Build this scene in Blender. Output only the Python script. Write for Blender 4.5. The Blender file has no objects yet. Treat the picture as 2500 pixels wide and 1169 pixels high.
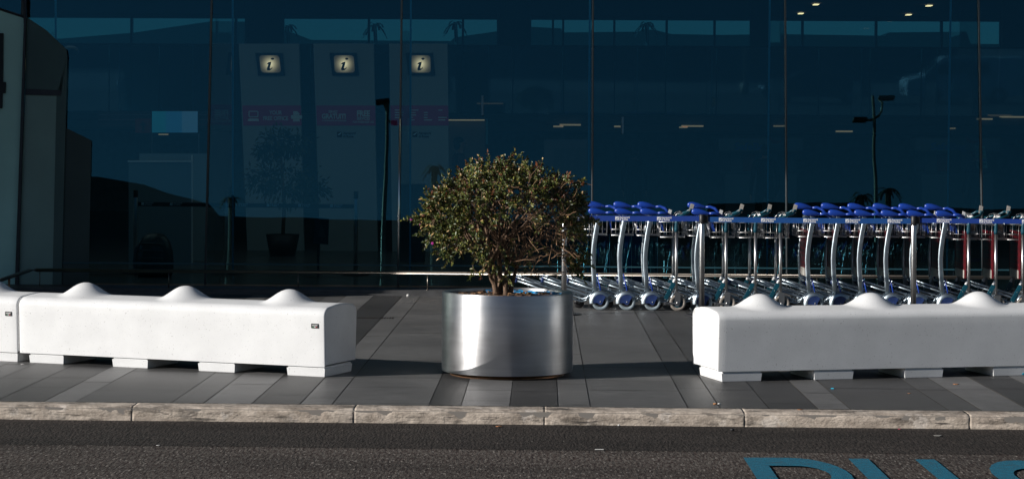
import bpy, bmesh, math, random
from mathutils import Vector, Matrix, Quaternion, noise as mnoise
R = math.radians
random.seed(7)
S = bpy.context.scene
COL = S.collection

# ------------------------------------------------------------------ camera
CAM_H, F = 1.6, 5300.0            # eye height (m), focal length in photograph pixels
PPX, PPY = 1160.0, 358.0
cd = bpy.data.cameras.new('camera'); cam = bpy.data.objects.new('camera', cd); COL.objects.link(cam)
CM = Matrix.Rotation(R(1.8), 4, 'Z') @ Matrix.Rotation(R(90), 4, 'X') @ Matrix.Rotation(.006, 4, 'Z')
CM.translation = (0, 0, CAM_H); cam.matrix_world = CM
cd.sensor_width = 36; cd.lens = F / 2500 * 36
cd.shift_x = (1250 - PPX) / 2500; cd.shift_y = -(584.5 - PPY) / 2500
cd.clip_start = .1; cd.clip_end = 2000
S.camera = cam
# ------------------------------------------------------------------ sky, sun, exposure
SUN_AZ, SUN_EL = 22.5, 21.0       # azimuth: from -X towards -Y
W = bpy.data.worlds.new('World'); S.world = W; W.use_nodes = True
nt = W.node_tree; bg = nt.nodes['Background']
sky = nt.nodes.new('ShaderNodeTexSky'); sky.sky_type = 'NISHITA'; sky.sun_disc = False
sky.sun_elevation = R(SUN_EL); sky.sun_rotation = R(270 - SUN_AZ)
sky.air_density = 1.0; sky.dust_density = .1; sky.ozone_density = 3
nt.links.new(sky.outputs[0], bg.inputs[0]); bg.inputs[1].default_value = .041
sd = bpy.data.lights.new('sun', 'SUN'); sd.energy = 5.0; sd.angle = R(.5); sd.color = (1, .955, .90)
sun = bpy.data.objects.new('sun', sd); COL.objects.link(sun)
sv = Vector((-math.cos(R(SUN_AZ)) * math.cos(R(SUN_EL)), -math.sin(R(SUN_AZ)) * math.cos(R(SUN_EL)), math.sin(R(SUN_EL))))
sun.rotation_euler = sv.to_track_quat('Z', 'Y').to_euler(); sun.location = sv * 30
S.view_settings.view_transform = 'Standard'; S.view_settings.look = 'None'
S.view_settings.exposure = 0.2; S.view_settings.gamma = 1
S.cycles.transparent_max_bounces = 32; S.cycles.max_bounces = 10
S.cycles.use_denoising = True
S.cycles.sample_clamp_indirect = 4

# ------------------------------------------------------------------ measuring helpers
def ray(px, py):
    return CM.to_3x3() @ Vector(((px - PPX) / F, -(py - PPY) / F, -1))
def P(px, py, Y):                 # point of the upright plane at distance Y
    d = ray(px, py); k = Y / d.y
    return Vector((d.x * k, Y, CAM_H + d.z * k))
def G(px, py, z=0):               # point at height z
    d = ray(px, py); k = (z - CAM_H) / d.z
    return Vector((d.x * k, d.y * k, z))

# ------------------------------------------------------------------ materials
def nodes(m): return m.node_tree.nodes, m.node_tree.links
def mat(name, col, rough=.5, metal=0, var=0, vscale=8, bump=0, bscale=60, spec=.5, coat=0, col2=None, detail=6, aniso=0, coord='Object', emis=None, estr=0, stretch=None, bdist=.01):
    m = bpy.data.materials.new(name); m.use_nodes = True
    n, l = nodes(m); b = n['Principled BSDF']
    c = (*col, 1); b.inputs['Base Color'].default_value = c
    b.inputs['Roughness'].default_value = rough; b.inputs['Metallic'].default_value = metal
    b.inputs['Specular IOR Level'].default_value = spec; b.inputs['Coat Weight'].default_value = coat
    b.inputs['Anisotropic'].default_value = aniso
    if emis: b.inputs['Emission Color'].default_value = (*emis, 1); b.inputs['Emission Strength'].default_value = estr
    tc = n.new('ShaderNodeTexCoord'); src = tc.outputs[coord]
    if stretch:
        mp = n.new('ShaderNodeMapping'); mp.inputs['Scale'].default_value = stretch; l.new(src, mp.inputs[0]); src = mp.outputs[0]
    if var or col2:
        t = n.new('ShaderNodeTexNoise'); t.inputs['Scale'].default_value = vscale; t.inputs['Detail'].default_value = detail
        l.new(src, t.inputs['Vector'])
        rp = n.new('ShaderNodeValToRGB'); rp.color_ramp.elements[0].position = .36; rp.color_ramp.elements[1].position = .64
        a = col2 or tuple(x * (1 - var) for x in col); d = col if col2 else tuple(min(1, x * (1 + var)) for x in col)
        rp.color_ramp.elements[0].color = (*a, 1); rp.color_ramp.elements[1].color = (*d, 1)
        l.new(t.outputs['Fac'], rp.inputs[0]); l.new(rp.outputs[0], b.inputs['Base Color'])
    if bump:
        t2 = n.new('ShaderNodeTexNoise'); t2.inputs['Scale'].default_value = bscale; t2.inputs['Detail'].default_value = 5
        l.new(src, t2.inputs['Vector']); bp = n.new('ShaderNodeBump'); bp.inputs['Strength'].default_value = bump; bp.inputs['Distance'].default_value = bdist
        l.new(t2.outputs['Fac'], bp.inputs['Height']); l.new(bp.outputs[0], b.inputs['Normal'])
    return m
def glass_mat(name, tint, refl=1.0, ior=1.5, rtint=(1, 1, 1), rough=0.0):
    m = bpy.data.materials.new(name); m.use_nodes = True
    n, l = nodes(m); n.clear(); o = n.new('ShaderNodeOutputMaterial')
    tr = n.new('ShaderNodeBsdfTransparent'); tr.inputs[0].default_value = (*tint, 1)
    gl = n.new('ShaderNodeBsdfGlossy'); gl.inputs['Roughness'].default_value = rough; gl.inputs[0].default_value = (*rtint, 1)
    tc = n.new('ShaderNodeTexCoord'); tn = n.new('ShaderNodeTexNoise'); tn.inputs['Scale'].default_value = 1.3; tn.inputs['Detail'].default_value = 1; l.new(tc.outputs['Object'], tn.inputs['Vector'])
    bp = n.new('ShaderNodeBump'); bp.inputs['Strength'].default_value = 1; bp.inputs['Distance'].default_value = .0005; l.new(tn.outputs['Fac'], bp.inputs['Height']); l.new(bp.outputs[0], gl.inputs['Normal'])
    fr = n.new('ShaderNodeFresnel'); fr.inputs[0].default_value = ior
    mu = n.new('ShaderNodeMath'); mu.operation = 'MULTIPLY'; mu.inputs[1].default_value = refl; mu.use_clamp = True
    mx = n.new('ShaderNodeMixShader'); l.new(fr.outputs[0], mu.inputs[0]); l.new(mu.outputs[0], mx.inputs[0])
    l.new(tr.outputs[0], mx.inputs[1]); l.new(gl.outputs[0], mx.inputs[2]); l.new(mx.outputs[0], o.inputs[0])
    return m
def emit_mat(name, col, s):
    m = bpy.data.materials.new(name); m.use_nodes = True
    n, l = nodes(m); b = n['Principled BSDF']; b.inputs['Base Color'].default_value = (*col, 1)
    b.inputs['Emission Color'].default_value = (*col, 1); b.inputs['Emission Strength'].default_value = s
    return m

# ------------------------------------------------------------------ mesh builder
class MB:
    def __init__(s): s.bm = bmesh.new(); s.mi = 0
    def _f(s, vs, smooth=False):
        try: f = s.bm.faces.new(vs)
        except ValueError: return None
        f.material_index = s.mi; f.smooth = smooth; return f
    def box(s, a, b, mtx=None, bev=0):
        x0, y0, z0 = a; x1, y1, z1 = b
        t = bmesh.new()
        vs = [t.verts.new(p) for p in ((x0,y0,z0),(x1,y0,z0),(x1,y1,z0),(x0,y1,z0),(x0,y0,z1),(x1,y0,z1),(x1,y1,z1),(x0,y1,z1))]
        for q in ((3,2,1,0),(4,5,6,7),(0,1,5,4),(1,2,6,5),(2,3,7,6),(3,0,4,7)): t.faces.new([vs[i] for i in q])
        if bev: bmesh.ops.bevel(t, geom=t.edges[:], offset=bev, segments=2, affect='EDGES', profile=.6)
        if mtx: t.transform(mtx)
        s.merge(t); return s
    def merge(s, t, smooth=False):
        mp = {}
        for v in t.verts: mp[v] = s.bm.verts.new(v.co)
        for f in t.faces: s._f([mp[v] for v in f.verts], smooth)
        t.free()
    def poly(s, pts, smooth=False): return s._f([s.bm.verts.new(p) for p in pts], smooth)
    def tube(s, pts, r, n=8, cap=True, closed=False):
        pts = [Vector(p) for p in pts]; rr = r if isinstance(r, (list, tuple)) else [r] * len(pts)
        rings = []; prev = None; N = len(pts)
        for i, p in enumerate(pts):
            if closed: d = pts[(i + 1) % N] - pts[i - 1]
            else: d = (pts[min(i + 1, N - 1)] - pts[max(i - 1, 0)])
            d.normalize()
            if prev is None:
                up = Vector((0, 0, 1)) if abs(d.z) < .9 else Vector((0, 1, 0)); u = d.cross(up).normalized()
            else: u = (prev - d * prev.dot(d)).normalized()
            prev = u; v = d.cross(u)
            rings.append([s.bm.verts.new(p + (u * math.cos(a) + v * math.sin(a)) * rr[i]) for a in [2 * math.pi * k / n for k in range(n)]])
        M = N if closed else N - 1
        for i in range(M):
            a, b = rings[i], rings[(i + 1) % N]
            for k in range(n): s._f([a[k], a[(k + 1) % n], b[(k + 1) % n], b[k]], True)
        if cap and not closed: s._f(rings[0][::-1]); s._f(rings[-1])
        return s
    def bar(s, pts, w, h, wdir=(0, 1, 0)):     # rectangular section swept along pts
        pts = [Vector(p) for p in pts]; wd = Vector(wdir); rings = []; N = len(pts)
        for i, p in enumerate(pts):
            d = (pts[min(i + 1, N - 1)] - pts[max(i - 1, 0)]).normalized(); u = (wd - d * wd.dot(d)).normalized(); v = d.cross(u)
            rings.append([s.bm.verts.new(p + u * a * w / 2 + v * b * h / 2) for a, b in ((-1,-.6),(-.6,-1),(.6,-1),(1,-.6),(1,.6),(.6,1),(-.6,1),(-1,.6))])
        for i in range(N - 1):
            a, b = rings[i], rings[i + 1]
            for k in range(8): s._f([a[k], a[(k + 1) % 8], b[(k + 1) % 8], b[k]], True)
        s._f(rings[0][::-1]); s._f(rings[-1]); return s
    def lathe(s, prof, n=32, mtx=None, closed=False, smooth=True):    # prof: (r, z)
        t = mtx or Matrix.Identity(4); rings = []
        for r, z in prof:
            if r < 1e-6: rings.append([s.bm.verts.new(t @ Vector((0, 0, z)))])
            else: rings.append([s.bm.verts.new(t @ Vector((r * math.cos(2 * math.pi * k / n), r * math.sin(2 * math.pi * k / n), z))) for k in range(n)])
        M = len(rings) if closed else len(rings) - 1
        for i in range(M):
            a, b = rings[i], rings[(i + 1) % len(rings)]
            for k in range(n):
                k2 = (k + 1) % n
                if len(a) == 1 and len(b) == 1: continue
                if len(a) == 1: s._f([a[0], b[k2], b[k]], smooth)
                elif len(b) == 1: s._f([a[k], a[k2], b[0]], smooth)
                else: s._f([a[k], a[k2], b[k2], b[k]], smooth)
        return s
    def ellip(s, c, rx, ry, rz, n=16, m=10, mtx=None):
        t = Matrix.Translation(c) @ (mtx or Matrix.Identity(4)) @ Matrix.Diagonal((rx, ry, rz, 1))
        return s.lathe([(math.sin(math.pi * i / m), -math.cos(math.pi * i / m)) for i in range(m + 1)], n, t)
    def prism(s, pts2, z0, z1, mtx=None, smooth=False):   # outline in XY extruded z0..z1
        t = mtx or Matrix.Identity(4)
        a = [s.bm.verts.new(t @ Vector((x, y, z0))) for x, y in pts2]; b = [s.bm.verts.new(t @ Vector((x, y, z1))) for x, y in pts2]
        n = len(pts2); s._f(a[::-1]); s._f(b)
        for k in range(n): s._f([a[k], a[(k + 1) % n], b[(k + 1) % n], b[k]], smooth)
        return s
    def m(s, i): s.mi = i; return s
    def build(s, name, mats, parent=None, loc=None, rec=True):
        me = bpy.data.meshes.new(name)
        if rec: bmesh.ops.recalc_face_normals(s.bm, faces=s.bm.faces[:])
        s.bm.to_mesh(me); s.bm.free()
        for x in (mats if isinstance(mats, (list, tuple)) else [mats]): me.materials.append(x)
        o = bpy.data.objects.new(name, me); COL.objects.link(o)
        if parent: o.parent = parent
        if loc is not None: o.location = loc
        return o
def tag(o, label=None, cat=None, group=None, kind=None):
    if label: o['label'] = label
    if cat: o['category'] = cat
    if group: o['group'] = group
    if kind: o['kind'] = kind
    return o
def thing(name, label, cat, loc=(0, 0, 0), rz=0, group=None):
    o = bpy.data.objects.new(name, None); COL.objects.link(o); o.location = loc; o.rotation_euler = (0, 0, rz)
    o.empty_display_size = .1
    return tag(o, label, cat, group)
def kids(o): return [c for c in COL.objects if c.parent == o]
def copy_tree(o, parent=None):
    c = o.copy(); COL.objects.link(c)
    if parent: c.parent = parent
    for ch in kids(o): copy_tree(ch, c)
    return c
_fonts = {}
def text(s, size, name, m, parent=None, mtx=None, bold=0.0, align='LEFT', depth=.0005, shear=0, sx=1.0, spacing=1.0):
    cu = bpy.data.curves.new(name, 'FONT'); cu.body = s; cu.size = size; cu.align_x = align; cu.offset = bold * size
    cu.extrude = depth; cu.shear = shear; cu.resolution_u = 3; cu.space_character = spacing
    t = bpy.data.objects.new('tmp', cu); COL.objects.link(t)
    bpy.context.view_layer.update()
    me = bpy.data.meshes.new_from_object(t.evaluated_get(bpy.context.evaluated_depsgraph_get()))
    COL.objects.unlink(t); bpy.data.objects.remove(t)
    me.transform(Matrix.Diagonal((sx, 1, 1, 1)))
    if mtx: me.transform(mtx)
    me.materials.clear(); me.materials.append(m)
    o = bpy.data.objects.new(name, me); COL.objects.link(o)
    if parent: o.parent = parent
    return o
UP = Matrix.Rotation(R(90), 4, 'X')      # XY drawing -> upright facing -Y
def TR(v): return Matrix.Translation(v)

# ------------------------------------------------------------------ shared materials
M = {}
M['concrete'] = mat('white_concrete', (.715, .72, .72), .75, var=.04, vscale=5, bump=.25, bscale=140, bdist=.003)
def add_specks(m, scale=230, thr=.70, dark=(.12, .11, .10), amt=.8):
    n, l = nodes(m); b = n['Principled BSDF']; src = b.inputs['Base Color'].links[0].from_socket if b.inputs['Base Color'].links else None
    tc = n.new('ShaderNodeTexCoord'); t = n.new('ShaderNodeTexNoise'); t.inputs['Scale'].default_value = scale; t.inputs['Detail'].default_value = 2
    l.new(tc.outputs['Object'], t.inputs['Vector'])
    r = n.new('ShaderNodeMapRange'); r.inputs[1].default_value = thr; r.inputs[2].default_value = thr + .03; r.inputs[4].default_value = amt
    l.new(t.outputs['Fac'], r.inputs[0]); mx = n.new('ShaderNodeMix'); mx.data_type = 'RGBA'; mx.inputs[7].default_value = (*dark, 1)
    l.new(r.outputs[0], mx.inputs[0])
    if src: l.new(src, mx.inputs[6])
    else: mx.inputs[6].default_value = b.inputs['Base Color'].default_value
    l.new(mx.outputs[2], b.inputs['Base Color'])
add_specks(M['concrete'], 85, .685, (.34, .33, .32), .6)
add_specks(M['concrete'], 160, .69, (.40, .39, .38), .5)
M['black_plate'] = mat('black_plate', (.01, .01, .01), .4)
M['white'] = mat('white_print', (.8, .8, .8), .5)
M['green_print'] = mat('green_print', (.02, .25, .08), .5); M['red_print'] = mat('red_print', (.5, .02, .04), .5)
M['steel'] = mat('brushed_steel', (.86, .86, .87), .30, 1, var=.04, vscale=2.5, aniso=.9, stretch=(1, 1, 12))
n, l = nodes(M['steel']); b = n['Principled BSDF']; tg = n.new('ShaderNodeTangent'); tg.direction_type = 'RADIAL'; tg.axis = 'Z'; l.new(tg.outputs[0], b.inputs['Tangent'])
b.inputs['Anisotropic Rotation'].default_value = 0.25
tc = n.new('ShaderNodeTexCoord'); t = n.new('ShaderNodeTexNoise'); t.inputs['Scale'].default_value = 4; t.inputs['Detail'].default_value = 7; l.new(tc.outputs['Object'], t.inputs['Vector'])
r = n.new('ShaderNodeMapRange'); r.inputs[1].default_value = .3; r.inputs[2].default_value = .7; r.inputs[3].default_value = .44; r.inputs[4].default_value = .60; l.new(t.outputs['Fac'], r.inputs[0]); l.new(r.outputs[0], b.inputs['Roughness'])
M['rail'] = mat('rail_steel', (.26, .23, .20), .34, 1, var=.1, vscale=4)
M['post'] = mat('post_steel', (.56, .56, .56), .34, 1, var=.1, vscale=6)
M['galv'] = mat('galvanised', (.42, .49, .54), .40, 1, var=.15, vscale=12)
M['wire'] = mat('wire', (.50, .50, .50), .35, 1)
M['blue'] = mat('blue_plastic', (.010, .045, .29), .3, coat=.15, var=.12, vscale=12)
M['dblue'] = mat('dark_blue_plate', (.02, .04, .13), .35, var=.2, vscale=20)
M['teal'] = mat('teal_plastic', (.004, .055, .085), .35, var=.15, vscale=15)
M['rubber'] = mat('tyre_grey', (.22, .27, .30), .6, var=.15, vscale=20)
M['rubber2'] = mat('tyre_beige', (.26, .23, .20), .65, var=.15, vscale=20)
M['black'] = mat('black_rubber', (.012, .012, .014), .5, var=.2)
M['tape'] = mat('blue_tape', (.008, .07, .26), .55, var=.06, vscale=30)
M['tape_d'] = mat('blue_tape_deep', (.010, .045, .27), .55)
M['board'] = mat('red_board', (.12, .005, .01), .5, var=.3, vscale=20)
M['plaque'] = mat('plaque', (.45, .42, .38), .5, var=.2, vscale=60)
M['dark_alu'] = mat('dark_aluminium', (.05, .05, .055), .45, .6, var=.1)
M['ledge'] = mat('ledge_stone', (.07, .07, .072), .5, var=.2, vscale=8)

# ================================================================== ground
gy0 = G(1250, 991).y                      # back edge of the kerb
KERB_B, KERB_F, PAV_END, ROAD_Z = gy0, gy0 - .24, 23.2, -.083
# pavement: long stone strips across the walk, 0.2 / 0.3 / 0.6 m wide
tone_m = bpy.data.materials.new('slate_tiles'); tone_m.use_nodes = True
n, l = nodes(tone_m); b = n['Principled BSDF']
at = n.new('ShaderNodeAttribute'); at.attribute_name = 'tone'
tc = n.new('ShaderNodeTexCoord'); mp = n.new('ShaderNodeMapping'); mp.inputs['Scale'].default_value = (1.2, 9, 1)
t1 = n.new('ShaderNodeTexNoise'); t1.inputs['Scale'].default_value = 5; t1.inputs['Detail'].default_value = 9; t1.inputs['Roughness'].default_value = .7
l.new(tc.outputs['Object'], mp.inputs[0]); l.new(mp.outputs[0], t1.inputs['Vector'])
r1 = n.new('ShaderNodeMapRange'); r1.inputs[1].default_value = .25; r1.inputs[2].default_value = .75; r1.inputs[3].default_value = .45; r1.inputs[4].default_value = 1.6
l.new(t1.outputs['Fac'], r1.inputs[0])
t2 = n.new('ShaderNodeTexNoise'); t2.inputs['Scale'].default_value = 1.1; t2.inputs['Detail'].default_value = 4
l.new(tc.outputs['Object'], t2.inputs['Vector'])
r2 = n.new('ShaderNodeMapRange'); r2.inputs[1].default_value = .3; r2.inputs[2].default_value = .7; r2.inputs[3].default_value = .8; r2.inputs[4].default_value = 1.2
l.new(t2.outputs['Fac'], r2.inputs[0])
mu = n.new('ShaderNodeMath'); mu.operation = 'MULTIPLY'; l.new(r1.outputs[0], mu.inputs[0]); l.new(r2.outputs[0], mu.inputs[1])
vm = n.new('ShaderNodeVectorMath'); vm.operation = 'SCALE'; l.new(at.outputs['Color'], vm.inputs[0]); l.new(mu.outputs[0], vm.inputs['Scale'])
l.new(vm.outputs[0], b.inputs['Base Color']); b.inputs['Specular IOR Level'].default_value = .35
r3 = n.new('ShaderNodeMapRange'); r3.inputs[3].default_value = .36; r3.inputs[4].default_value = .60; l.new(t1.outputs['Fac'], r3.inputs[0]); l.new(r3.outputs[0], b.inputs['Roughness'])
bp = n.new('ShaderNodeBump'); bp.inputs['Strength'].default_value = .35; bp.inputs['Distance'].default_value = .004
l.new(t1.outputs['Fac'], bp.inputs['Height']); l.new(bp.outputs[0], b.inputs['Normal'])
add_specks(tone_m, 34, .735, (.16, .155, .15), .55)
add_specks(tone_m, 9, .76, (.018, .018, .018), .6)
bm = bmesh.new(); tl = bm.faces.layers.int.new('mi'); cl = bm.loops.layers.float_color.new('tone')
x = G(1126, 988).x - 1.6 * 20; widths = [.3, .3, .2, .6, .2]; tones = [.135, .046, .125, .060, .080]
i = 0; rnd = random.Random(4)
while x < 34:
    w = widths[i % 5]; base = tones[i % 5]
    if i % 5 == 3 and rnd.random() < .5: base = .11
    if i % 5 == 0 and rnd.random() < .5: base = .066
    if i % 5 == 4 and rnd.random() < .4: base = .045
    y = KERB_B + .004 - rnd.random() * 1.0; g = .0022 + rnd.random() * .0022
    while y < PAV_END:
        L = rnd.choice((.6, .9, 1.2, 1.2)); y0 = max(y, KERB_B + .004); y1 = min(y + L, PAV_END)
        if y1 - y0 > .02:
            zt = rnd.uniform(-.0006, .0006)
            f = bm.faces.new([bm.verts.new(p) for p in ((x + g, y0 + .005, zt), (x + w - g, y0 + .005, zt), (x + w - g, y1 - .005, zt), (x + g, y1 - .005, zt))])
            k = base * rnd.uniform(.9, 1.12)
            for lo in f.loops: lo[cl] = (k, k * .985, k * .97, 1)
        y += L
    x += w; i += 1
me = bpy.data.meshes.new('pavement'); bm.to_mesh(me); bm.free(); me.materials.append(tone_m)
pav = bpy.data.objects.new('pavement', me); COL.objects.link(pav); tag(pav, kind='structure')
grout = mat('grout', (.26, .24, .21), .9, col2=(.035, .033, .03), vscale=.7, detail=3)
tag(MB().box((-34, KERB_B + .001, -.3), (36, PAV_END + .3, -.004)).build('pavement_bed', grout), kind='structure')
# road
def asphalt(name, c1, c2, sc, speck, bs):
    m = mat(name, c1, .85, col2=c2, vscale=sc, detail=4, bump=bs, bscale=60, bdist=.014, spec=.3, stretch=(1, .30, 1))
    n, l = nodes(m); b = n['Principled BSDF']; src = b.inputs['Base Color'].links[0].from_socket
    tc = n.new('ShaderNodeTexCoord'); mp = n.new('ShaderNodeMapping'); mp.inputs['Scale'].default_value = (.35, 1.6, 1); l.new(tc.outputs['Object'], mp.inputs[0])
    t = n.new('ShaderNodeTexNoise'); t.inputs['Scale'].default_value = 1.3; t.inputs['Detail'].default_value = 6; l.new(mp.outputs[0], t.inputs['Vector'])
    r = n.new('ShaderNodeMapRange'); r.inputs[1].default_value = .3; r.inputs[2].default_value = .7; r.inputs[3].default_value = .68; r.inputs[4].default_value = 1.3; l.new(t.outputs['Fac'], r.inputs[0])
    v = n.new('ShaderNodeVectorMath'); v.operation = 'SCALE'; l.new(src, v.inputs[0]); l.new(r.outputs[0], v.inputs['Scale'])
    # pale stone grains
    mp3 = n.new('ShaderNodeMapping'); mp3.inputs['Scale'].default_value = (1, .25, 1); l.new(tc.outputs['Object'], mp3.inputs[0]); w = n.new('ShaderNodeTexNoise'); w.inputs['Scale'].default_value = 70; w.inputs['Detail'].default_value = 3; l.new(mp3.outputs[0], w.inputs['Vector'])
    q = n.new('ShaderNodeMapRange'); q.inputs[1].default_value = speck; q.inputs[2].default_value = speck + .08; l.new(w.outputs['Fac'], q.inputs[0])
    # scuffs: long thin pale streaks
    mp2 = n.new('ShaderNodeMapping'); mp2.inputs['Scale'].default_value = (2.2, 40, 1); l.new(tc.outputs['Object'], mp2.inputs[0])
    s = n.new('ShaderNodeTexNoise'); s.inputs['Scale'].default_value = 2; s.inputs['Detail'].default_value = 4; l.new(mp2.outputs[0], s.inputs['Vector'])
    q2 = n.new('ShaderNodeMapRange'); q2.inputs[1].default_value = .66; q2.inputs[2].default_value = .74; q2.inputs[4].default_value = .6; l.new(s.outputs['Fac'], q2.inputs[0])
    mxm = n.new('ShaderNodeMath'); mxm.operation = 'MAXIMUM'; l.new(q.outputs[0], mxm.inputs[0]); l.new(q2.outputs[0], mxm.inputs[1])
    mx = n.new('ShaderNodeMix'); mx.data_type = 'RGBA'; mx.inputs[7].default_value = (.2, .18, .16, 1); l.new(mxm.outputs[0], mx.inputs[0]); l.new(v.outputs[0], mx.inputs[6]); l.new(mx.outputs[2], b.inputs['Base Color'])
    return m
M['asph'] = asphalt('coarse_asphalt', (.086, .075, .065), (.030, .019, .016), 48, .60, .7)
M['asph2'] = asphalt('smooth_asphalt', (.036, .029, .025), (.018, .015, .013), 40, .70, .8)
EDGE_Y = G(1250, 1097, ROAD_Z).y
def grid(name, x0, x1, y0, y1, z, m, fn, nx, ny):
    bm = bmesh.new(); vs = [[bm.verts.new((x0 + (x1 - x0) * i / nx, y0 + (y1 - y0) * j / ny, z + fn(x0 + (x1 - x0) * i / nx, y0 + (y1 - y0) * j / ny))) for j in range(ny + 1)] for i in range(nx + 1)]
    for i in range(nx):
        for j in range(ny): bm.faces.new((vs[i][j], vs[i + 1][j], vs[i + 1][j + 1], vs[i][j + 1]))
    me = bpy.data.meshes.new(name); bm.to_mesh(me); bm.free(); me.materials.append(m)
    o = bpy.data.objects.new(name, me); COL.objects.link(o); return o
tag(MB().poly([(-400, -400, ROAD_Z - .01), (400, -400, ROAD_Z - .01), (400, 400, ROAD_Z - .01), (-400, 400, ROAD_Z - .01)]) and grid('ground', -400, 400, -400, 400, ROAD_Z - .03, mat('far_ground', (.09, .085, .08), .9, var=.2, vscale=.2), lambda x, y: 0, 4, 4), kind='structure')
tag(grid('road', -40, 40, -14, KERB_F + .05, ROAD_Z, M['asph'], lambda x, y: 0, 4, 4), kind='structure')
bm = bmesh.new(); N = 900; x0, x1 = -30, 30
top = []; bot = []
for i in range(N + 1):
    xx = x0 + (x1 - x0) * i / N
    wob = .02 * mnoise.noise(Vector((xx * .8, 3, 0))) + .012 * mnoise.noise(Vector((xx * 14, 9, 0)))
    top.append(bm.verts.new((xx, KERB_F + .04, ROAD_Z + .0015))); bot.append(bm.verts.new((xx, EDGE_Y + wob, ROAD_Z + .0015)))
for i in range(N): bm.faces.new((bot[i], bot[i + 1], top[i + 1], top[i]))
me = bpy.data.meshes.new('road_edge_strip'); bm.to_mesh(me); bm.free(); me.materials.append(M['asph2'])
tag(bpy.data.objects.new('road_edge_strip', me), kind='structure'); COL.objects.link(bpy.data.objects['road_edge_strip'])

# kerb of travertine stones with chipped edges
km = mat('travertine', (.56, .48, .40), .8, col2=(.33, .275, .225), vscale=9, detail=9, bump=.7, bscale=45, bdist=.008, stretch=(1, 1, 2.2))
n, l = nodes(km); b = n['Principled BSDF']; src = b.inputs['Base Color'].links[0].from_socket
tc = n.new('ShaderNodeTexCoord')
def stain(scale, a, bb, vec, col, src, amt=1.0, det=8):
    mp = n.new('ShaderNodeMapping'); mp.inputs['Scale'].default_value = vec; l.new(tc.outputs['Object'], mp.inputs[0])
    t = n.new('ShaderNodeTexNoise'); t.inputs['Scale'].default_value = scale; t.inputs['Detail'].default_value = det; t.inputs['Roughness'].default_value = .65; l.new(mp.outputs[0], t.inputs['Vector'])
    r = n.new('ShaderNodeMapRange'); r.inputs[1].default_value = a; r.inputs[2].default_value = bb; r.inputs[4].default_value = amt; l.new(t.outputs['Fac'], r.inputs[0])
    mx = n.new('ShaderNodeMix'); mx.data_type = 'RGBA'; mx.inputs[7].default_value = (*col, 1); l.new(r.outputs[0], mx.inputs[0]); l.new(src, mx.inputs[6]); return mx.outputs[2]
src = stain(3.5, .54, .66, (1, 1, 5), (.12, .105, .09), src, .8)
src = stain(9, .54, .62, (.5, 1, 3), (.10, .085, .07), src, .8)
src = stain(6, .58, .64, (1, 1, 1), (.62, .56, .50), src, .6)
src = stain(1.3, .5, .7, (1, 1, 1), (.24, .19, .15), src, .6)
src = stain(14, .60, .66, (.35, 1, 5), (.04, .036, .033), src, .9)
src = stain(2.2, .58, .72, (1, 1, 1), (.28, .25, .22), src, .5)
l.new(src, b.inputs['Base Color'])
joints = [G(px, 1015, -.03).x for px in (308, 862, 1330, 1815, 2352)]
Lk = 1.22; js = [joints[0] - Lk * k for k in range(22, 0, -1)] + joints + [joints[-1] + Lk * k for k in range(1, 22)]
kb = bmesh.new()
for a, c in zip(js[:-1], js[1:]):
    near = -6 < a < 7; nx = 90 if near else 4
    prof = [(KERB_B, -.2), (KERB_B, .0), (KERB_B - .07, .004), (KERB_B - .14, .004), (KERB_B - .20, .003), (KERB_B - .222, -.001), (KERB_F + .006, -.010), (KERB_F + .001, -.024), (KERB_F, -.05), (KERB_F, -.06), (KERB_F - .002, -.075), (KERB_F - .002, -.25)]
    rows = []
    dz = 0; dy = 0
    for i in range(nx + 1):
        xx = a + .0006 + (c - a - .0012) * i / nx; e = min(i, nx - i) / nx
        row = []
        for j, (yy, zz) in enumerate(prof):
            d = 0
            if near and 3 <= j <= 10:
                chip = max(0, mnoise.fractal(Vector((xx * 7, zz * 25 + yy * 9, 1.3)), 1, 2, 4) - .12) * .022
                edge = max(0, 1 - e * 70) * .003 * (.5 + mnoise.noise(Vector((a * 9, zz * 30, 0))))
                k = 1.0 if j in (5, 6, 7) else .45
                d = chip * k + max(0, edge)
            fine = .0015 * mnoise.noise(Vector((xx * 50, yy * 50, zz * 50))) if near else 0
            row.append(kb.verts.new((xx, yy + dy * (j > 2) + d * .8 + fine, zz + dz * (1 < j < 8) - d * .6 + fine)))
        rows.append(row)
    for i in range(nx):
        for j in range(len(prof) - 1):
            f = kb.faces.new((rows[i][j], rows[i][j + 1], rows[i + 1][j + 1], rows[i + 1][j])); f.smooth = True
    kb.faces.new(rows[0]); kb.faces.new(rows[-1][::-1])
bmesh.ops.recalc_face_normals(kb, faces=kb.faces[:])
me = bpy.data.meshes.new('kerb'); kb.to_mesh(me); kb.free(); me.materials.append(km)
o = bpy.data.objects.new('kerb', me); COL.objects.link(o); tag(o, kind='structure')
tag(MB().box((-28, KERB_F + .006, -.3), (34, KERB_B - .004, -.0075)).build('kerb_mortar', mat('mortar', (.22, .20, .18), .9)), kind='structure')

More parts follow.
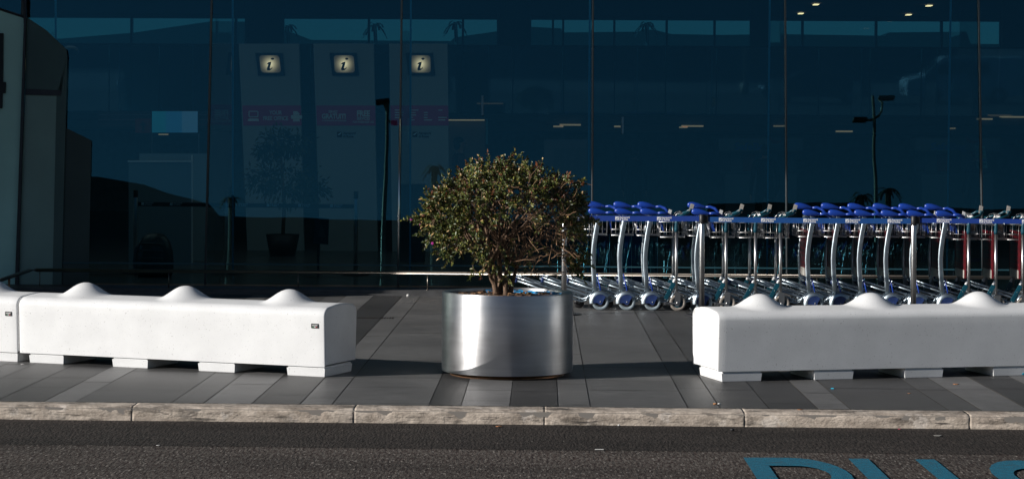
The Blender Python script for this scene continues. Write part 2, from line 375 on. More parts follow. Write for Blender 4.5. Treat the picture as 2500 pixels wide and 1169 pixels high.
# painted letters on the road
bl = mat('blue_road_paint', (.005, .15, .235), .7, col2=(.007, .11, .175), vscale=25, bump=.5, bscale=150)
n, l = nodes(bl); b = n['Principled BSDF']; src = b.inputs['Base Color'].links[0].from_socket; tc = n.new('ShaderNodeTexCoord')
src = stain(60, .58, .66, (1, 1, 1), (.05, .045, .04), src, .8, 3); src = stain(5, .58, .68, (.5, 4, 1), (.05, .06, .06), src, .7, 6); l.new(src, b.inputs['Base Color'])
yt = G(1900, 1120, ROAD_Z).y; LH = 2.4; zl = ROAD_Z + .008
def outline_strip(pts, name=None):
    pass
lt = thing('road_lettering', 'blue painted word BUS on the grey asphalt, cut by the bottom edge', 'road marking', (G(1815, 1120, ROAD_Z).x, yt, zl))
def stroke_path(mb, pts, wx, wy, n=1):       # broad-nib stroke: wx wide across x, wy long across y
    pts = [Vector(p) for p in pts]; L = []; Rr = []
    for i, p in enumerate(pts):
        d = (pts[min(i + 1, len(pts) - 1)] - pts[max(i - 1, 0)]); nn = Vector((-d.y / wy, d.x / wx)) if True else None
        # normal in scaled space
        ds = Vector((d.x / wx, d.y / wy)).normalized(); nn = Vector((-ds.y * wx / 2, ds.x * wy / 2))
        L.append(mb.bm.verts.new((p.x + nn.x, p.y + nn.y, 0))); Rr.append(mb.bm.verts.new((p.x - nn.x, p.y - nn.y, 0)))
    for i in range(len(pts) - 1): mb._f((L[i], L[i + 1], Rr[i + 1], Rr[i]))
sw, sl = .108, .30
def arc(cx, cy, rx, ry, a0, a1, k=14): return [(cx + rx * math.cos(R(a0 + (a1 - a0) * i / k)), cy + ry * math.sin(R(a0 + (a1 - a0) * i / k))) for i in range(k + 1)]
mb = MB()
Bw = .50
stroke_path(mb, [(sw / 2, 0), (sw / 2, -LH)], sw, sl)
o1 = MB()
mb.bm.free(); mb = MB()
def add_letter(name, paths, ox):
    mb = MB()
    for q, p in enumerate(paths):
        before = len(mb.bm.verts); stroke_path(mb, p, sw, sl); mb.bm.verts.ensure_lookup_table()
        for v in mb.bm.verts[before:]: v.co.z += .0007 * q
    ob = mb.build(name, bl, lt, rec=False); ob.location.x = ox
    for f in ob.data.polygons:
        pass
    return ob
add_letter('letter', [[(sw / 2, 0), (sw / 2, -LH)],
    [(sw, -sl / 2)] + arc(Bw - .25, -sl / 2 - .45, .25 - sw / 2, .45, 90, -90) + [(sw, -sl / 2 - .9)],
    [(sw, -sl / 2 - .9 - .001)] + arc(Bw - .25, -sl / 2 - 1.5, .25 - sw / 2, .6, 90, -90) + [(sw, -LH + sl / 2)]], 0)
ux = G(2073, 1124, ROAD_Z).x - G(1815, 1120, ROAD_Z).x
UW = G(2282, 1124, ROAD_Z).x - G(2073, 1124, ROAD_Z).x
add_letter('letter', [[(sw / 2, 0), (sw / 2, -LH + .5)] + arc(UW / 2, -LH + .5, UW / 2 - sw / 2, .5 - sl / 2, 180, 360) + [(UW - sw / 2, 0)]], ux)
sx = G(2378, 1128, ROAD_Z).x - G(1815, 1120, ROAD_Z).x
add_letter('letter', [arc(.23, -.6, .23 - sw / 2, .6 - sl / 2, 35, 270) + arc(.23, -1.65 - .15, .23 - sw / 2, .75 - sl / 2 , 90, -145)], sx)

# ================================================================== barriers
def barrier_mesh(L=2.48, Wd=.535):
    z0, zt = .071, .495; nu = 150; prof = []
    # cross-section (y, z): front bottom -> over the top -> back bottom
    h = Wd / 2
    prof += [(-h + .014, z0)]
    for k in range(1, 7): prof.append((-h + .014 * (1 - k / 6), z0 + (zt - .075 - z0) * k / 6))
    for k in range(1, 9):
        a = math.pi / 2 * k / 8; prof.append((-h + .085 * (1 - math.cos(a)), zt - .075 + .062 * math.sin(a)))
    m_ = 18; ya = -h + .085
    for k in range(1, m_):
        yy = ya + (-2 * ya) * k / m_; prof.append((yy, zt - .013 + .013 * math.cos(yy / -ya * math.pi / 2)))
    prof += [(-y, z) for y, z in prof[:15][::-1]]
    bm = bmesh.new(); rows = []
    hx = [L * .163, L * .5, L * .837]
    for i in range(nu + 1):
        u = i / nu; x = u * L; row = []
        for (y, z) in prof:
            b = 0
            if z > zt - .07:
                for c in hx:
                    r = math.hypot((x - c) / .205, (y) / .235)
                    if r < 1: b += .088 * (.5 + .5 * math.cos(math.pi * r ** 1.08))
            e = min(x, L - x); ins = 0
            if e < .012: ins = .012 - math.sqrt(max(0, .012 ** 2 - (.012 - e) ** 2)); 
            s = 1 - ins / h
            zc = (z0 + zt) / 2
            row.append(bm.verts.new((x, y * s, zc + (z - zc) * (1 - ins / .21) + b)))
        rows.append(row)
    xs = [0, .003, .007, .012]
    for i, x in enumerate(xs):           # tighten the end rounding
        for v in rows[i]: v.co.x = x
        for v in rows[nu - i]: v.co.x = L - x
    # recompute inset for tightened columns
    for i, x in enumerate(xs):
        ins = .012 - math.sqrt(max(0, .012 ** 2 - (.012 - x) ** 2))
        for rr in (rows[i], rows[nu - i]):
            for v, (y, z) in zip(rr, prof): v.co.y = y * (1 - ins / h); v.co.z = (z0 + zt) / 2 + (z - (z0 + zt) / 2) * (1 - ins / .21)
    n_ = len(prof)
    for i in range(nu):
        for j in range(n_ - 1):
            f = bm.faces.new((rows[i][j], rows[i + 1][j], rows[i + 1][j + 1], rows[i][j + 1])); f.smooth = True
    C = lambda v: bm.verts.new(v.co)
    bm.faces.new([C(v) for v in (rows[0][n_ - 1], rows[nu][n_ - 1], rows[nu][0], rows[0][0])])
    bm.faces.new([C(v) for v in rows[0][::-1]]); bm.faces.new([C(v) for v in rows[-1]])
    for f in bm.faces:
        f.normal_update(); c = f.calc_center_median() - Vector((L / 2, 0, .28))
        far = abs(c.x) > L / 2 - .001 and len(f.verts) > 8
        if (far and f.normal.x * c.x < 0) or (not far and f.normal.dot(Vector((c.x if abs(c.x) > L / 2 - .014 else 0, c.y, c.z))) < 0 and len(f.verts) == 4 and f.smooth) or (len(f.verts) == 4 and not f.smooth and f.normal.z > 0): f.normal_flip()
    me = bpy.data.meshes.new('barrier_body'); bm.to_mesh(me); bm.free(); me.materials.append(M['concrete']); return me
def barrier(label, end, ang, plate=True, anchor='right', plate_off=.075):
    # origin at the near bottom corner; +x runs along the block
    t = thing('concrete_barrier', label, 'barrier', (end.x, end.y, 0), ang, 'white concrete barriers along the kerb')
    L = 2.48
    body = bpy.data.objects.new('body', BAR); COL.objects.link(body); body.parent = t
    sgn = -1 if anchor == 'right' else 1
    x0 = -L if anchor == 'right' else 0
    body.location = (x0, .2675, 0)
    for k in range(4):
        xa = x0 + (.08 + .70 * k if anchor == 'right' else .033 + .678 * k)
        f = MB(); yb0, yb1 = .018, .47
        f.bm.verts
        tb = bmesh.new(); p = []
        for z, e in ((0, .010), (.004, .006), (.057, .001), (.0595, .009), (.0705, .009)):
            p.append([tb.verts.new(q) for q in ((xa + e, yb0 + e, z), (xa + .295 - e, yb0 + e, z), (xa + .295 - e, yb1 - e, z), (xa + e, yb1 - e, z))])
        for a, c in zip(p[:-1], p[1:]):
            for i in range(4): tb.faces.new((a[i], a[(i + 1) % 4], c[(i + 1) % 4], c[i]))
        tb.faces.new(p[0][::-1]); tb.faces.new(p[-1]); f.merge(tb)
        f.build('foot', M['concrete'], t)
    if plate:
        px = -plate_off if anchor == 'right' else None
        pz = .355
        pl = MB().box((px - .028, -.0022, pz - .0155), (px + .028, .002, pz + .0155), bev=.0008).build('name_plate', M['black_plate'], t)
        w = text('VASART', .0145, 'lettering', M['white'], None, TR((px, -.0028, pz - .001)) @ UP, bold=.01, align='CENTER', depth=.0002, sx=.82)
        w.parent = pl
        for k, mm in enumerate(('green_print', 'white', 'red_print')):
            MB().box((px - .016 + k * .0115, -.0030, pz - .009), (px - .016 + k * .0115 + .0112, -.0018, pz - .0055)).build('stripe', M[mm], pl)
    return t
BAR = barrier_mesh()
endL = G(792, 896.5, .071)
angL = R(-19.8)
b1 = barrier('white concrete barrier left of the planter with its shaded end face in full view', endL, angL)
dirL = Vector((math.cos(angL), math.sin(angL), 0))
e2 = endL - dirL * (2.48 + .012); b2 = barrier('white barrier cut off by the left edge, small black plate near its joint', e2, angL)
endR = G(1753, 907.8, .071)
b3 = barrier('pale grey barrier in front of the trolleys, its sunlit left end facing the planter', endR, R(15.6), plate=False, anchor='left')
dR = Vector((math.cos(R(15.6)), math.sin(R(15.6)), 0))
e4 = endR + dR * 2.492 + Vector((0, .02, 0)); b4 = barrier('white barrier of which only a sliver shows at the far right edge', e4, R(15.6), plate=False, anchor='left')

# ================================================================== planter
pc = G(1238, 902, .03); PR = 160 / F * pc.length; PR = .462
pt = thing('steel_planter', 'round brushed steel planter holding the bush in the middle of the pavement', 'planter', (pc.x, pc.y, 0))
H = .578
MB().lathe([(PR - .004, .035), (PR, .03), (PR, H - .006), (PR - .003, H), (PR - .055, H), (PR - .058, H - .004), (PR - .058, H - .02), (PR - .012, H - .03), (PR - .012, .05), (PR - .02, .035)], 128, closed=True).build('drum', M['steel'], pt)
MB().lathe([(0, .031), (PR - .07, .031), (PR - .06, .004), (PR - .06, .001), (0, .001)], 64).build('base_ring', mat('rusty_base', (.20, .10, .05), .35, .6, var=.3), pt)
liner = mat('blue_liner', (.01, .28, .62), .45, bump=.6, bscale=30, bdist=.02)
lm = MB(); nn = 60
for i in range(nn):          # crumpled plastic sheet lying inside the right back of the rim
    pass
bm = bmesh.new(); rows = []
for i in range(61):
    a = R(10 + 105 * i / 60); row = []
    for j in range(7):
        r = PR - .07 - j * .011 * (1.2 + mnoise.noise(Vector((i * .3, j, 2)))); z = H - .014 - j * .006 + .010 * mnoise.noise(Vector((i * .35, j * .8, 5)))
        row.append(bm.verts.new((r * math.cos(a), r * math.sin(a), z)))
    rows.append(row)
for i in range(60):
    for j in range(6): bm.faces.new((rows[i][j], rows[i + 1][j], rows[i + 1][j + 1], rows[i][j + 1])).smooth = True
me = bpy.data.meshes.new('liner'); bm.to_mesh(me); bm.free(); me.materials.append(liner)
o = bpy.data.objects.new('liner', me); COL.objects.link(o); o.parent = pt
soil = mat('soil', (.10, .065, .04), .95, col2=(.025, .015, .010), vscale=60, bump=1, bscale=70, bdist=.02)
bm = bmesh.new(); c0 = bm.verts.new((0, 0, H - .012)); prev = None; rings = []
for j in range(1, 26):
    r = (PR - .062) * j / 25; rings.append([bm.verts.new((r * math.cos(k * math.pi / 40), r * math.sin(k * math.pi / 40), H - .020 - .018 * (j / 25) ** 2 + .012 * mnoise.fractal(Vector((r * 12 * math.cos(k * math.pi / 40), r * 12 * math.sin(k * math.pi / 40), 0)), 1, 2, 4))) for k in range(80)])
for k in range(80): bm.faces.new((c0, rings[0][k], rings[0][(k + 1) % 80]))
for a, c in zip(rings[:-1], rings[1:]):
    for k in range(80): bm.faces.new((a[k], c[k], c[(k + 1) % 80], a[(k + 1) % 80]))
for f in bm.faces: f.smooth = True
me = bpy.data.meshes.new('soil'); bm.to_mesh(me); bm.free(); me.materials.append(soil)
o = bpy.data.objects.new('soil', me); COL.objects.link(o); o.parent = pt
lit = MB(); rr = random.Random(3)
for k in range(200):        # bark chips and dead leaves
    a = rr.uniform(0, 6.28); r = (PR - .08) * math.sqrt(rr.random()); s = rr.uniform(.006, .018)
    q = Matrix.Translation((r * math.cos(a), r * math.sin(a), H - .010 - .012 * (r / PR) ** 2)) @ Matrix.Rotation(rr.uniform(0, 3), 4, 'Z') @ Matrix.Rotation(rr.uniform(-.7, .7), 4, 'X')
    lit.m(rr.choice((0, 0, 1))).box((-s, -s * .35, -.001), (s, s * .35, .002), q)
tag(lit.build('leaf_litter', [mat('dry_leaf', (.28, .15, .07), .8), mat('bark', (.09, .05, .03), .9)], pt), kind='stuff')

# ================================================================== bush
leafA = mat('leaf_dark', (.052, .076, .016), .40, var=.5, vscale=7, spec=.6)
leafB = mat('leaf_olive', (.135, .138, .027), .48, var=.4, vscale=9, spec=.4)
leafC = mat('leaf_tan', (.42, .27, .11), .5, var=.3, vscale=20)
leafR = mat('leaf_bronze', (.13, .045, .018), .4, var=.3, vscale=20)
barkm = mat('twig_bark', (.14, .085, .052), .8, var=.35, vscale=30, bump=.5, bscale=90)
for mm in (leafA, leafB):
    n, l = nodes(mm); b = n['Principled BSDF']; b.inputs['Transmission Weight'].default_value = 0
bush = thing('bush', 'round glossy-leaved bush with bare twigs on its right side, growing in the steel planter', 'bush', (pc.x, pc.y, H - .02))
SC = F / pc.y
def bl_(px, py, dy=0): v = P(px, py, pc.y + dy); return Vector((v.x - pc.x, dy, v.z - (H - .02)))
rb = random.Random(21)
cen = bl_(1233, 531); RX, RY, RZ = .565, .47, .385
def crown_r(d):                       # lumpy radius factor in direction d
    k = 1 + .16 * mnoise.fractal(Vector((d.x * 1.9 + 4, d.y * 1.9, d.z * 1.9)), 1, 2, 3)
    return k
stems = MB(); twigs = MB(); leaves = MB()
leafpts = []
def curve(a, b, bend, k=6):
    a = Vector(a); b = Vector(b); off = Vector([rb.uniform(-1, 1) for _ in range(3)]) * bend * (b - a).length
    m_ = (a + b) / 2 + off + Vector((0, 0, bend * .4)) * (b - a).length
    return [(a * (1 - t) ** 2 + m_ * 2 * t * (1 - t) + b * t ** 2) + Vector([rb.uniform(-1, 1) for _ in range(3)]) * .006 for t in [i / k for i in range(k + 1)]]
main = []
base_pts = [bl_(px, 722) + Vector((0, dy, -.02)) for px, dy in ((1212, 0), (1216, .03), (1236, -.02), (1241, .01), (1222, .02))]
fork = []
for i, (px, py, r) in enumerate(((1203, 640, .016), (1190, 660, .012), (1238, 650, .014), (1262, 655, .010), (1218, 600, .014))):
    e = bl_(px, py, rb.uniform(-.06, .08)); c = curve(base_pts[i], e, .08); stems.tube(c, [.022 - (.022 - r) * k / 6 for k in range(7)], 8); fork.append((e, r))
limbs = []
for k in range(30):
    e, r = fork[k % 5]
    th = rb.uniform(0, 2 * math.pi); ph = rb.uniform(-.35, 1.0); d = Vector((math.cos(th) * math.cos(ph), math.sin(th) * math.cos(ph), math.sin(ph)))
    tgt = cen + Vector((d.x * RX, d.y * RY, d.z * RZ)) * crown_r(d) * rb.uniform(.5, .72)
    c = curve(e, tgt, .12); stems.tube(c, [r * .75 - (r * .75 - .0045) * q / 6 for q in range(7)], 6); limbs.append(c)
nodes_ = [p for c in limbs for p in c[2:]]
def nearest(p):
    return min(rb.sample(nodes_, 60), key=lambda q: (q - p).length + .5 * max(0, (q - cen).length - (p - cen).length))
def dens(p):                          # thin, twiggy window low on the right front
    dx = (p.x - (cen.x + .20)) / .26; dz = (p.z - (cen.z - .08)) / .20
    w = math.exp(-(dx * dx + dz * dz)) * (1 if p.y < .15 else .5)
    return 1 - .78 * w
tips = []
for k in range(560):
    while True:
        d = Vector([rb.gauss(0, 1) for _ in range(3)]).normalized()
        if d.z > -.72: break
    f = rb.uniform(.62, 1.0) ** .7
    p = cen + Vector((d.x * RX, d.y * RY, d.z * RZ * (1 if d.z > 0 else 1.05))) * crown_r(d) * f
    if d.z < -.35 and d.x > .1 and rb.random() < .75: continue
    if rb.random() > dens(p) * .9 + .35: continue
    a = nearest(p); c = curve(a, p, .14, 5); twigs.tube(c, [.0036 - .0022 * q / 5 for q in range(6)], 4, cap=False); tips.append((c, d))
    nodes_.append(c[3])
for (px, py, dy) in ((1395, 640, .0), (1410, 655, .02), (1402, 625, -.03), (1418, 630, .0), (1425, 610, 0), (1400, 668, 0)):
    p = bl_(px, py, dy); a = bl_(1360, 590, dy); c = curve(a, p, .1, 5); twigs.tube(c, .002, 4, cap=False); tips += [(c, Vector((1, 0, -.3)).normalized())] * 2
for (px, py) in ((1010, 534), (1030, 550), (1055, 590), (1042, 530), (1050, 560)):
    p = bl_(px, py, 0); a = bl_(1100, 570, 0); c = curve(a, p, .1, 5); twigs.tube(c, .002, 4, cap=False); tips += [(c, Vector((-1, 0, 0)))] * 2
for (px, py) in ((1180, 655), (1195, 640), (1230, 640), (1250, 600), (1255, 660), (1285, 650), (1150, 665), (1215, 660), (1240, 680)):    # low shoots at the front
    p = bl_(px, py, -.15); a = bl_(px + 10, py - 50, -.05); c = curve(a, p, .1, 5); twigs.tube(c, .002, 4, cap=False); tips += [(c, Vector((0, -1, 0)))] * 1
# bare criss-cross twigs
btw = MB()
for k in range(200):
    a = bl_(rb.uniform(1190, 1400), rb.uniform(450, 650), rb.uniform(-.36, .1)); d = Vector((rb.uniform(-.3, 1), rb.uniform(-.5, .3), rb.uniform(-.5, .8))).normalized()
    c = curve(a, a + d * rb.uniform(.06, .2), .12, 4); btw.tube(c, [.0028 - .0014 * q / 4 for q in range(5)], 4, cap=False)
for k in range(12):
    a = bl_(rb.uniform(1255, 1330), rb.uniform(640, 690), rb.uniform(-.2, 0)); c = curve(a, a + Vector((rb.uniform(.05, .22), 0, rb.uniform(-.02, .10))), .1, 4); twigs.tube(c, .0018, 4, cap=False)
def leaf(p, d, L, w, mi):
    d = d.normalized(); s = d.cross(Vector((rb.uniform(-1, 1), rb.uniform(-1, 1), rb.uniform(-.2, 1)))).normalized(); nrm = s.cross(d).normalized()
    leaves.mi = mi; bm = leaves.bm; droop = -.12 * L
    a = bm.verts.new(p); m1 = bm.verts.new(p + d * L * .5 + nrm * -.08 * L); e = bm.verts.new(p + d * L + Vector((0, 0, droop)))
    l1 = bm.verts.new(p + d * L * .28 + s * w * .42 + nrm * .02 * L); l2 = bm.verts.new(p + d * L * .62 + s * w * .5 + nrm * .02 * L)
    r1_ = bm.verts.new(p + d * L * .28 - s * w * .42 + nrm * .02 * L); r2_ = bm.verts.new(p + d * L * .62 - s * w * .5 + nrm * .02 * L)
    for q in ((a, m1, l1), (l1, m1, l2), (l2, m1, e), (a, r1_, m1), (r1_, r2_, m1), (r2_, e, m1)): leaves._f(q, True)
for c, d in tips:
    p_end = c[-1]
    if rb.random() > dens(p_end) + .06: continue
    for s in range(3):           # side shoots
        q0 = c[rb.choice((3, 4, 5))] if s else c[4]; dd = (c[-1] - c[3]).normalized() + Vector([rb.uniform(-.7, .7) for _ in range(3)]) + d * .4 + Vector((0, 0, .25))
        dd.normalize(); Ls = rb.uniform(.05, .11); twigs.tube([q0, q0 + dd * Ls], .0013, 3, cap=False)
        nl = rb.randint(14, 21); red = rb.random() < (.22 if d.z > .3 else .07)
        for k in range(nl):
            t = k / nl; pp = q0 + dd * Ls * (.1 + .95 * t)
            if rb.random() > dens(pp) + .12: continue
            ld = dd * .55 + Vector([rb.uniform(-1, 1) for _ in range(3)])
            if t > .75: ld = dd + Vector([rb.uniform(-.5, .5) for _ in range(3)])
            u = rb.random(); mi = 3 if (red and t > .6) else (0 if u < .60 else 1 if u < .93 else 2)
            leaf(pp, ld, rb.uniform(.017, .032), rb.uniform(.008, .0135), mi)
MBmats = [leafA, leafB, leafC, leafR]
btw.build('bare_twigs', mat('bare_twig', (.27, .155, .085), .8, var=.3, vscale=20), bush, rec=False); stems.build('trunk', barkm, bush); twigs.build('twigs', barkm, bush, rec=False)
leaves.build('crown', MBmats, bush, rec=False)
fl = mat('magenta_petals', (.45, .02, .28), .6)
for (px, py) in ((1004, 535), (1027, 549), (1056, 594)):
    fm = MB(); c = bl_(px, py, -.02)
    for k in range(5):
        a = k * 1.257; fm.ellip(c + Vector((math.cos(a) * .006, 0, math.sin(a) * .006)), .005, .003, .005, 8, 5)
    fm.build('flower', fl, bush)

# ================================================================== stanchions with blue tape
def post_thing(px, Y, label, group, topz=.965, r=.0265, base=True, m='post'):
    g = P(px, 700, Y); t = thing('stanchion', label, 'stanchion', (g.x, Y, .0 if Y < 23 else .055), 0, group)
    MB().lathe([(0, .012), (r, .012), (r, topz - .09), (r - .001, topz - .088)], 28).build('pole', M[m], t)
    MB().lathe([(r + .0005, topz - .09), (r + .0015, topz - .088), (r + .0015, topz - .003), (r - .002, topz), (0, topz)], 28).build('tape_head', M['black'], t)
    if base: MB().lathe([(0, .001), (.165, .001), (.168, .006), (.14, .013), (r, .02)], 40).build('base', M['dark_alu'], t)
    return t
SY = 20.8
outs = []
for px, la in ((1377, 'steel stanchion half hidden by the right edge of the bush'), (1713, 'steel stanchion behind the left end of the right barrier'), (2230, 'steel stanchion among the trolleys behind the middle hump of the right barrier'), (2762, 'steel stanchion beyond the right edge')):
    if px < 2600: outs.append(post_thing(px, SY, la, 'stanchions in front of the trolleys'))
posts = [P(px, 700, SY).x for px in (1377, 1713, 2230, 2762)]
def tape(xa, za, xb, zb, label, m, h=.050, sag=.004):
    t = thing('barrier_tape', label, 'belt', (xa, SY, za), 0, 'blue belts between the stanchions')
    k = 24; bm = MB(); A = []; B = []
    for i in range(k + 1):
        u = i / k; x = (xb - xa) * u; z = (zb - za) * u - sag * 4 * u * (1 - u)
        tw = R(80) * max(0, 1 - u * 14) if u < .5 else 0
        hh = h * .5
        A.append((x, 0, z + hh)); B.append((x, 0, z - hh))
    for i in range(k):
        bm.poly([(A[i][0], -.0008, A[i][2]), (A[i + 1][0], -.0008, A[i + 1][2]), (B[i + 1][0], -.0008, B[i + 1][2]), (B[i][0], -.0008, B[i][2])])
        bm.poly([(A[i][0], .0008, A[i][2]), (B[i][0], .0008, B[i][2]), (B[i + 1][0], .0008, B[i + 1][2]), (A[i + 1][0], .0008, A[i + 1][2])])
    bm.build('webbing', m, t, rec=False)
    MB().box((-.008, -.01, -.035), (.03, .01, .035), bev=.003).build('clip', M['black'], t)
    return t, (lambda x: za + (zb - za) * (x - xa) / (xb - xa) - sag * 4 * ((x - xa) / (xb - xa)) * (1 - (x - xa) / (xb - xa)))
def logo(t, x, z, s=.036):           # white square with a dark winged sweep + two lines of lettering
    w = MB(); ox, oz = x - t.location.x, z - t.location.z
    w.box((ox, -.0022, oz - s / 2), (ox + s, -.0012, oz + s / 2))
    sq = w.build('logo_square', M['white'], t)
    d = MB()
    mtx = TR((ox, -.0026, oz - s / 2)) @ UP
    d.prism([(s * .12, s * .30), (s * .55, s * .58), (s * .95, s * .9), (s * .70, s * .52), (s * .42, s * .30)], 0, .0002, mtx)
    d.prism([(s * .04, s * .08), (s * .96, s * .08), (s * .96, s * .16), (s * .04, s * .16)], 0, .0002, mtx)
    d.build('emblem', M['tape'], sq)
    text('Aeroporti', .0262, 'lettering', M['white'], t, TR((ox + s + .004, -.0016, oz + .0025)) @ UP, bold=.025, sx=.92, depth=.0003)
    text('di Roma', .0262, 'lettering', M['white'], t, TR((ox + s + .004, -.0016, oz - .0175)) @ UP, bold=.025, sx=.92, depth=.0003)
def tz(px, py): return P(px, py, SY).z
T1, f1 = tape(posts[0] + .027, tz(1384, 531.5), posts[1] - .027, tz(1700, 533.5), 'blue printed belt from the bush to the stanchion at the right barrier end', M['tape_d'], .051)
T2, f2 = tape(posts[1] + .027, tz(1726, 535.5), posts[2] - .027, tz(2216, 539.5), 'long blue printed belt spanning the middle group of trolleys', M['tape'], .051)
T3, f3 = tape(posts[2] + .027, tz(2243, 538), posts[3] - .027, tz(2748, 541), 'blue printed belt running off the right edge', M['tape_d'], .045)
for T, f, pxs in ((T1, f1, (1400, 1502, 1604)), (T2, f2, (1755, 1858, 1961, 2064, 2167)), (T3, f3, (2287, 2391, 2495))):
    for px in pxs: x = P(px, 535, SY).x; logo(T, x, f(x))

# ================================================================== luggage trolleys
YC = .25                              # half width
def wheel(parent, x, y, mt, rim, r=.084, w=.028, name='wheel'):
    mtx = TR((x, y, r)) @ Matrix.Rotation(R(90), 4, 'X')
    wh = MB().lathe([(r * .62, -w / 2), (r * .9, -w / 2), (r, -w * .28), (r, w * .28), (r * .9, w / 2), (r * .62, w / 2)], 36, mtx, closed=True).build(name, mt, parent)
    MB().lathe([(0, -w * .5), (r * .13, -w * .5), (r * .15, -w * .36), (r * .5, -w * .30), (r * .63, -w * .42), (r * .63, w * .42), (r * .5, w * .3), (0, w * .3)], 28, mtx).build('rim', rim, wh)
    return wh
def disc_pts(r, a0, a1, k=18): return [(r * math.cos(R(a0 + (a1 - a0) * i / k)), r * math.sin(R(a0 + (a1 - a0) * i / k))) for i in range(k + 1)]
def basket(parent, x0, x1, z0, z1, tx=.035, r=.0024, nx=5, ny=6):
    b = MB(); y0, y1 = -YC + .03, YC - .03
    for z, e in ((z0, 0.012), (z0 + (z1 - z0) * .35, .006), (z1, 0)):
        rr = r * (1.5 if z in (z0, z1) else 1)
        b.tube([(x0 + e, y0, z), (x1 - e, y0, z), (x1 - e, y1, z), (x0 + e, y1, z)], rr, 5, closed=True)
    for i in range(nx + 1):
        x = x0 + .012 + (x1 - x0 - .024) * i / nx
        b.tube([(x, y0, z1), (x, y0, z0), (x, y1, z0), (x, y1, z1)], r, 4)
    for i in range(1, ny):
        y = y0 + (y1 - y0) * i / ny
        b.tube([(x0, y, z1 - .02), (x0 + .012, y, z0), (x1 - .012, y, z0), (x1, y, z1)], r, 4)
    return b.build('basket', M['wire'], parent)
board_m = mat('slatted_board', (.33, .012, .02), .45, var=.2, vscale=30)
n, l = nodes(board_m); b_ = n['Principled BSDF']; tc = n.new('ShaderNodeTexCoord'); wv = n.new('ShaderNodeTexWave'); wv.bands_direction = 'Z'; wv.inputs['Scale'].default_value = 7
l.new(tc.outputs['Object'], wv.inputs['Vector']); rp = n.new('ShaderNodeValToRGB'); rp.color_ramp.interpolation = 'CONSTANT'; rp.color_ramp.elements[0].color = (.03, .01, .014, 1); rp.color_ramp.elements[1].position = .35; rp.color_ramp.elements[1].color = (.09, .004, .008, 1)
l.new(wv.outputs['Fac'], rp.inputs[0]); l.new(rp.outputs[0], b_.inputs['Base Color'])
def make_board(t, x):
    bd = MB(); bd.box((x - .007, -YC + .02, .42), (x + .007, YC - .02, .80), bev=.002); o = bd.build('advert_board', board_m, t)
    MB().box((x - .009, -YC + .02, .34), (x + .009, YC - .02, .4195), bev=.002).build('board_foot', M['plaque'], o)
    for sy in (-1, 1):
        MB().box((x - .011, sy * (YC - .014) - .003, .34), (x + .008, sy * (YC - .014) + .003, .80)).build('board_edge', M['board'], o)
def platform(t, mt, endm):
    for sy in (-1, 1):
        y = sy * (YC - .03)
        fr = MB()
        fr.tube([(-.01, sy * YC, .19), (-.045, sy * YC, .135), (-.085, y, .092), (-.13, y, .082), (-.20, y, .10), (-.50, y, .195), (-.76, y * .85, .275)], .0105, 8)
        fr.tube([(-.03, sy * YC, .185), (-.075, sy * YC, .12), (-.12, y * .95, .106), (-.30, y * .95, .165), (-.60, y * .9, .255), (-.78, y * .8, .315)], .0085, 8)
        fr.build('side_rail', mt, t)
    d = MB()
    for k in range(4):
        u = k / 3; x = -.15 - .58 * u; z = .105 + .19 * u
        d.tube([(x, -(YC - .03) * (1 - .13 * u), z), (x, (YC - .03) * (1 - .13 * u), z)], .0085, 6)
    for yy in (-.09, 0, .09): d.tube([(-.13, yy, .104), (-.44, yy, .198), (-.74, yy, .292)], .006, 6)
    d.build('platform', mt, t)
    nose = MB(); nose.tube([(-.765, -YC * .75, .285), (-.80, -YC * .6, .30), (-.80, YC * .6, .30), (-.765, YC * .75, .285)], .011, 8); nose.build('nose_bar', mt, t)
    for sy in (-1, 1):
        MB().ellip((-.775, sy * YC * .72, .285), .020, .016, .030, 12, 8).build('bumper', endm, t)
    mtx = TR((-.66, 0, .05)) @ Matrix.Rotation(R(90), 4, 'X')
    w = MB().lathe([(0, -.014), (.03, -.014), (.05, -.012), (.05, .012), (.03, .014), (0, .014)], 20, mtx).build('front_wheel', M['black'], t)
    MB().bar([(-.66, -.022, .05), (-.66, -.022, .14), (-.66, 0, .245)], .02, .006).build('front_fork', mt, t)
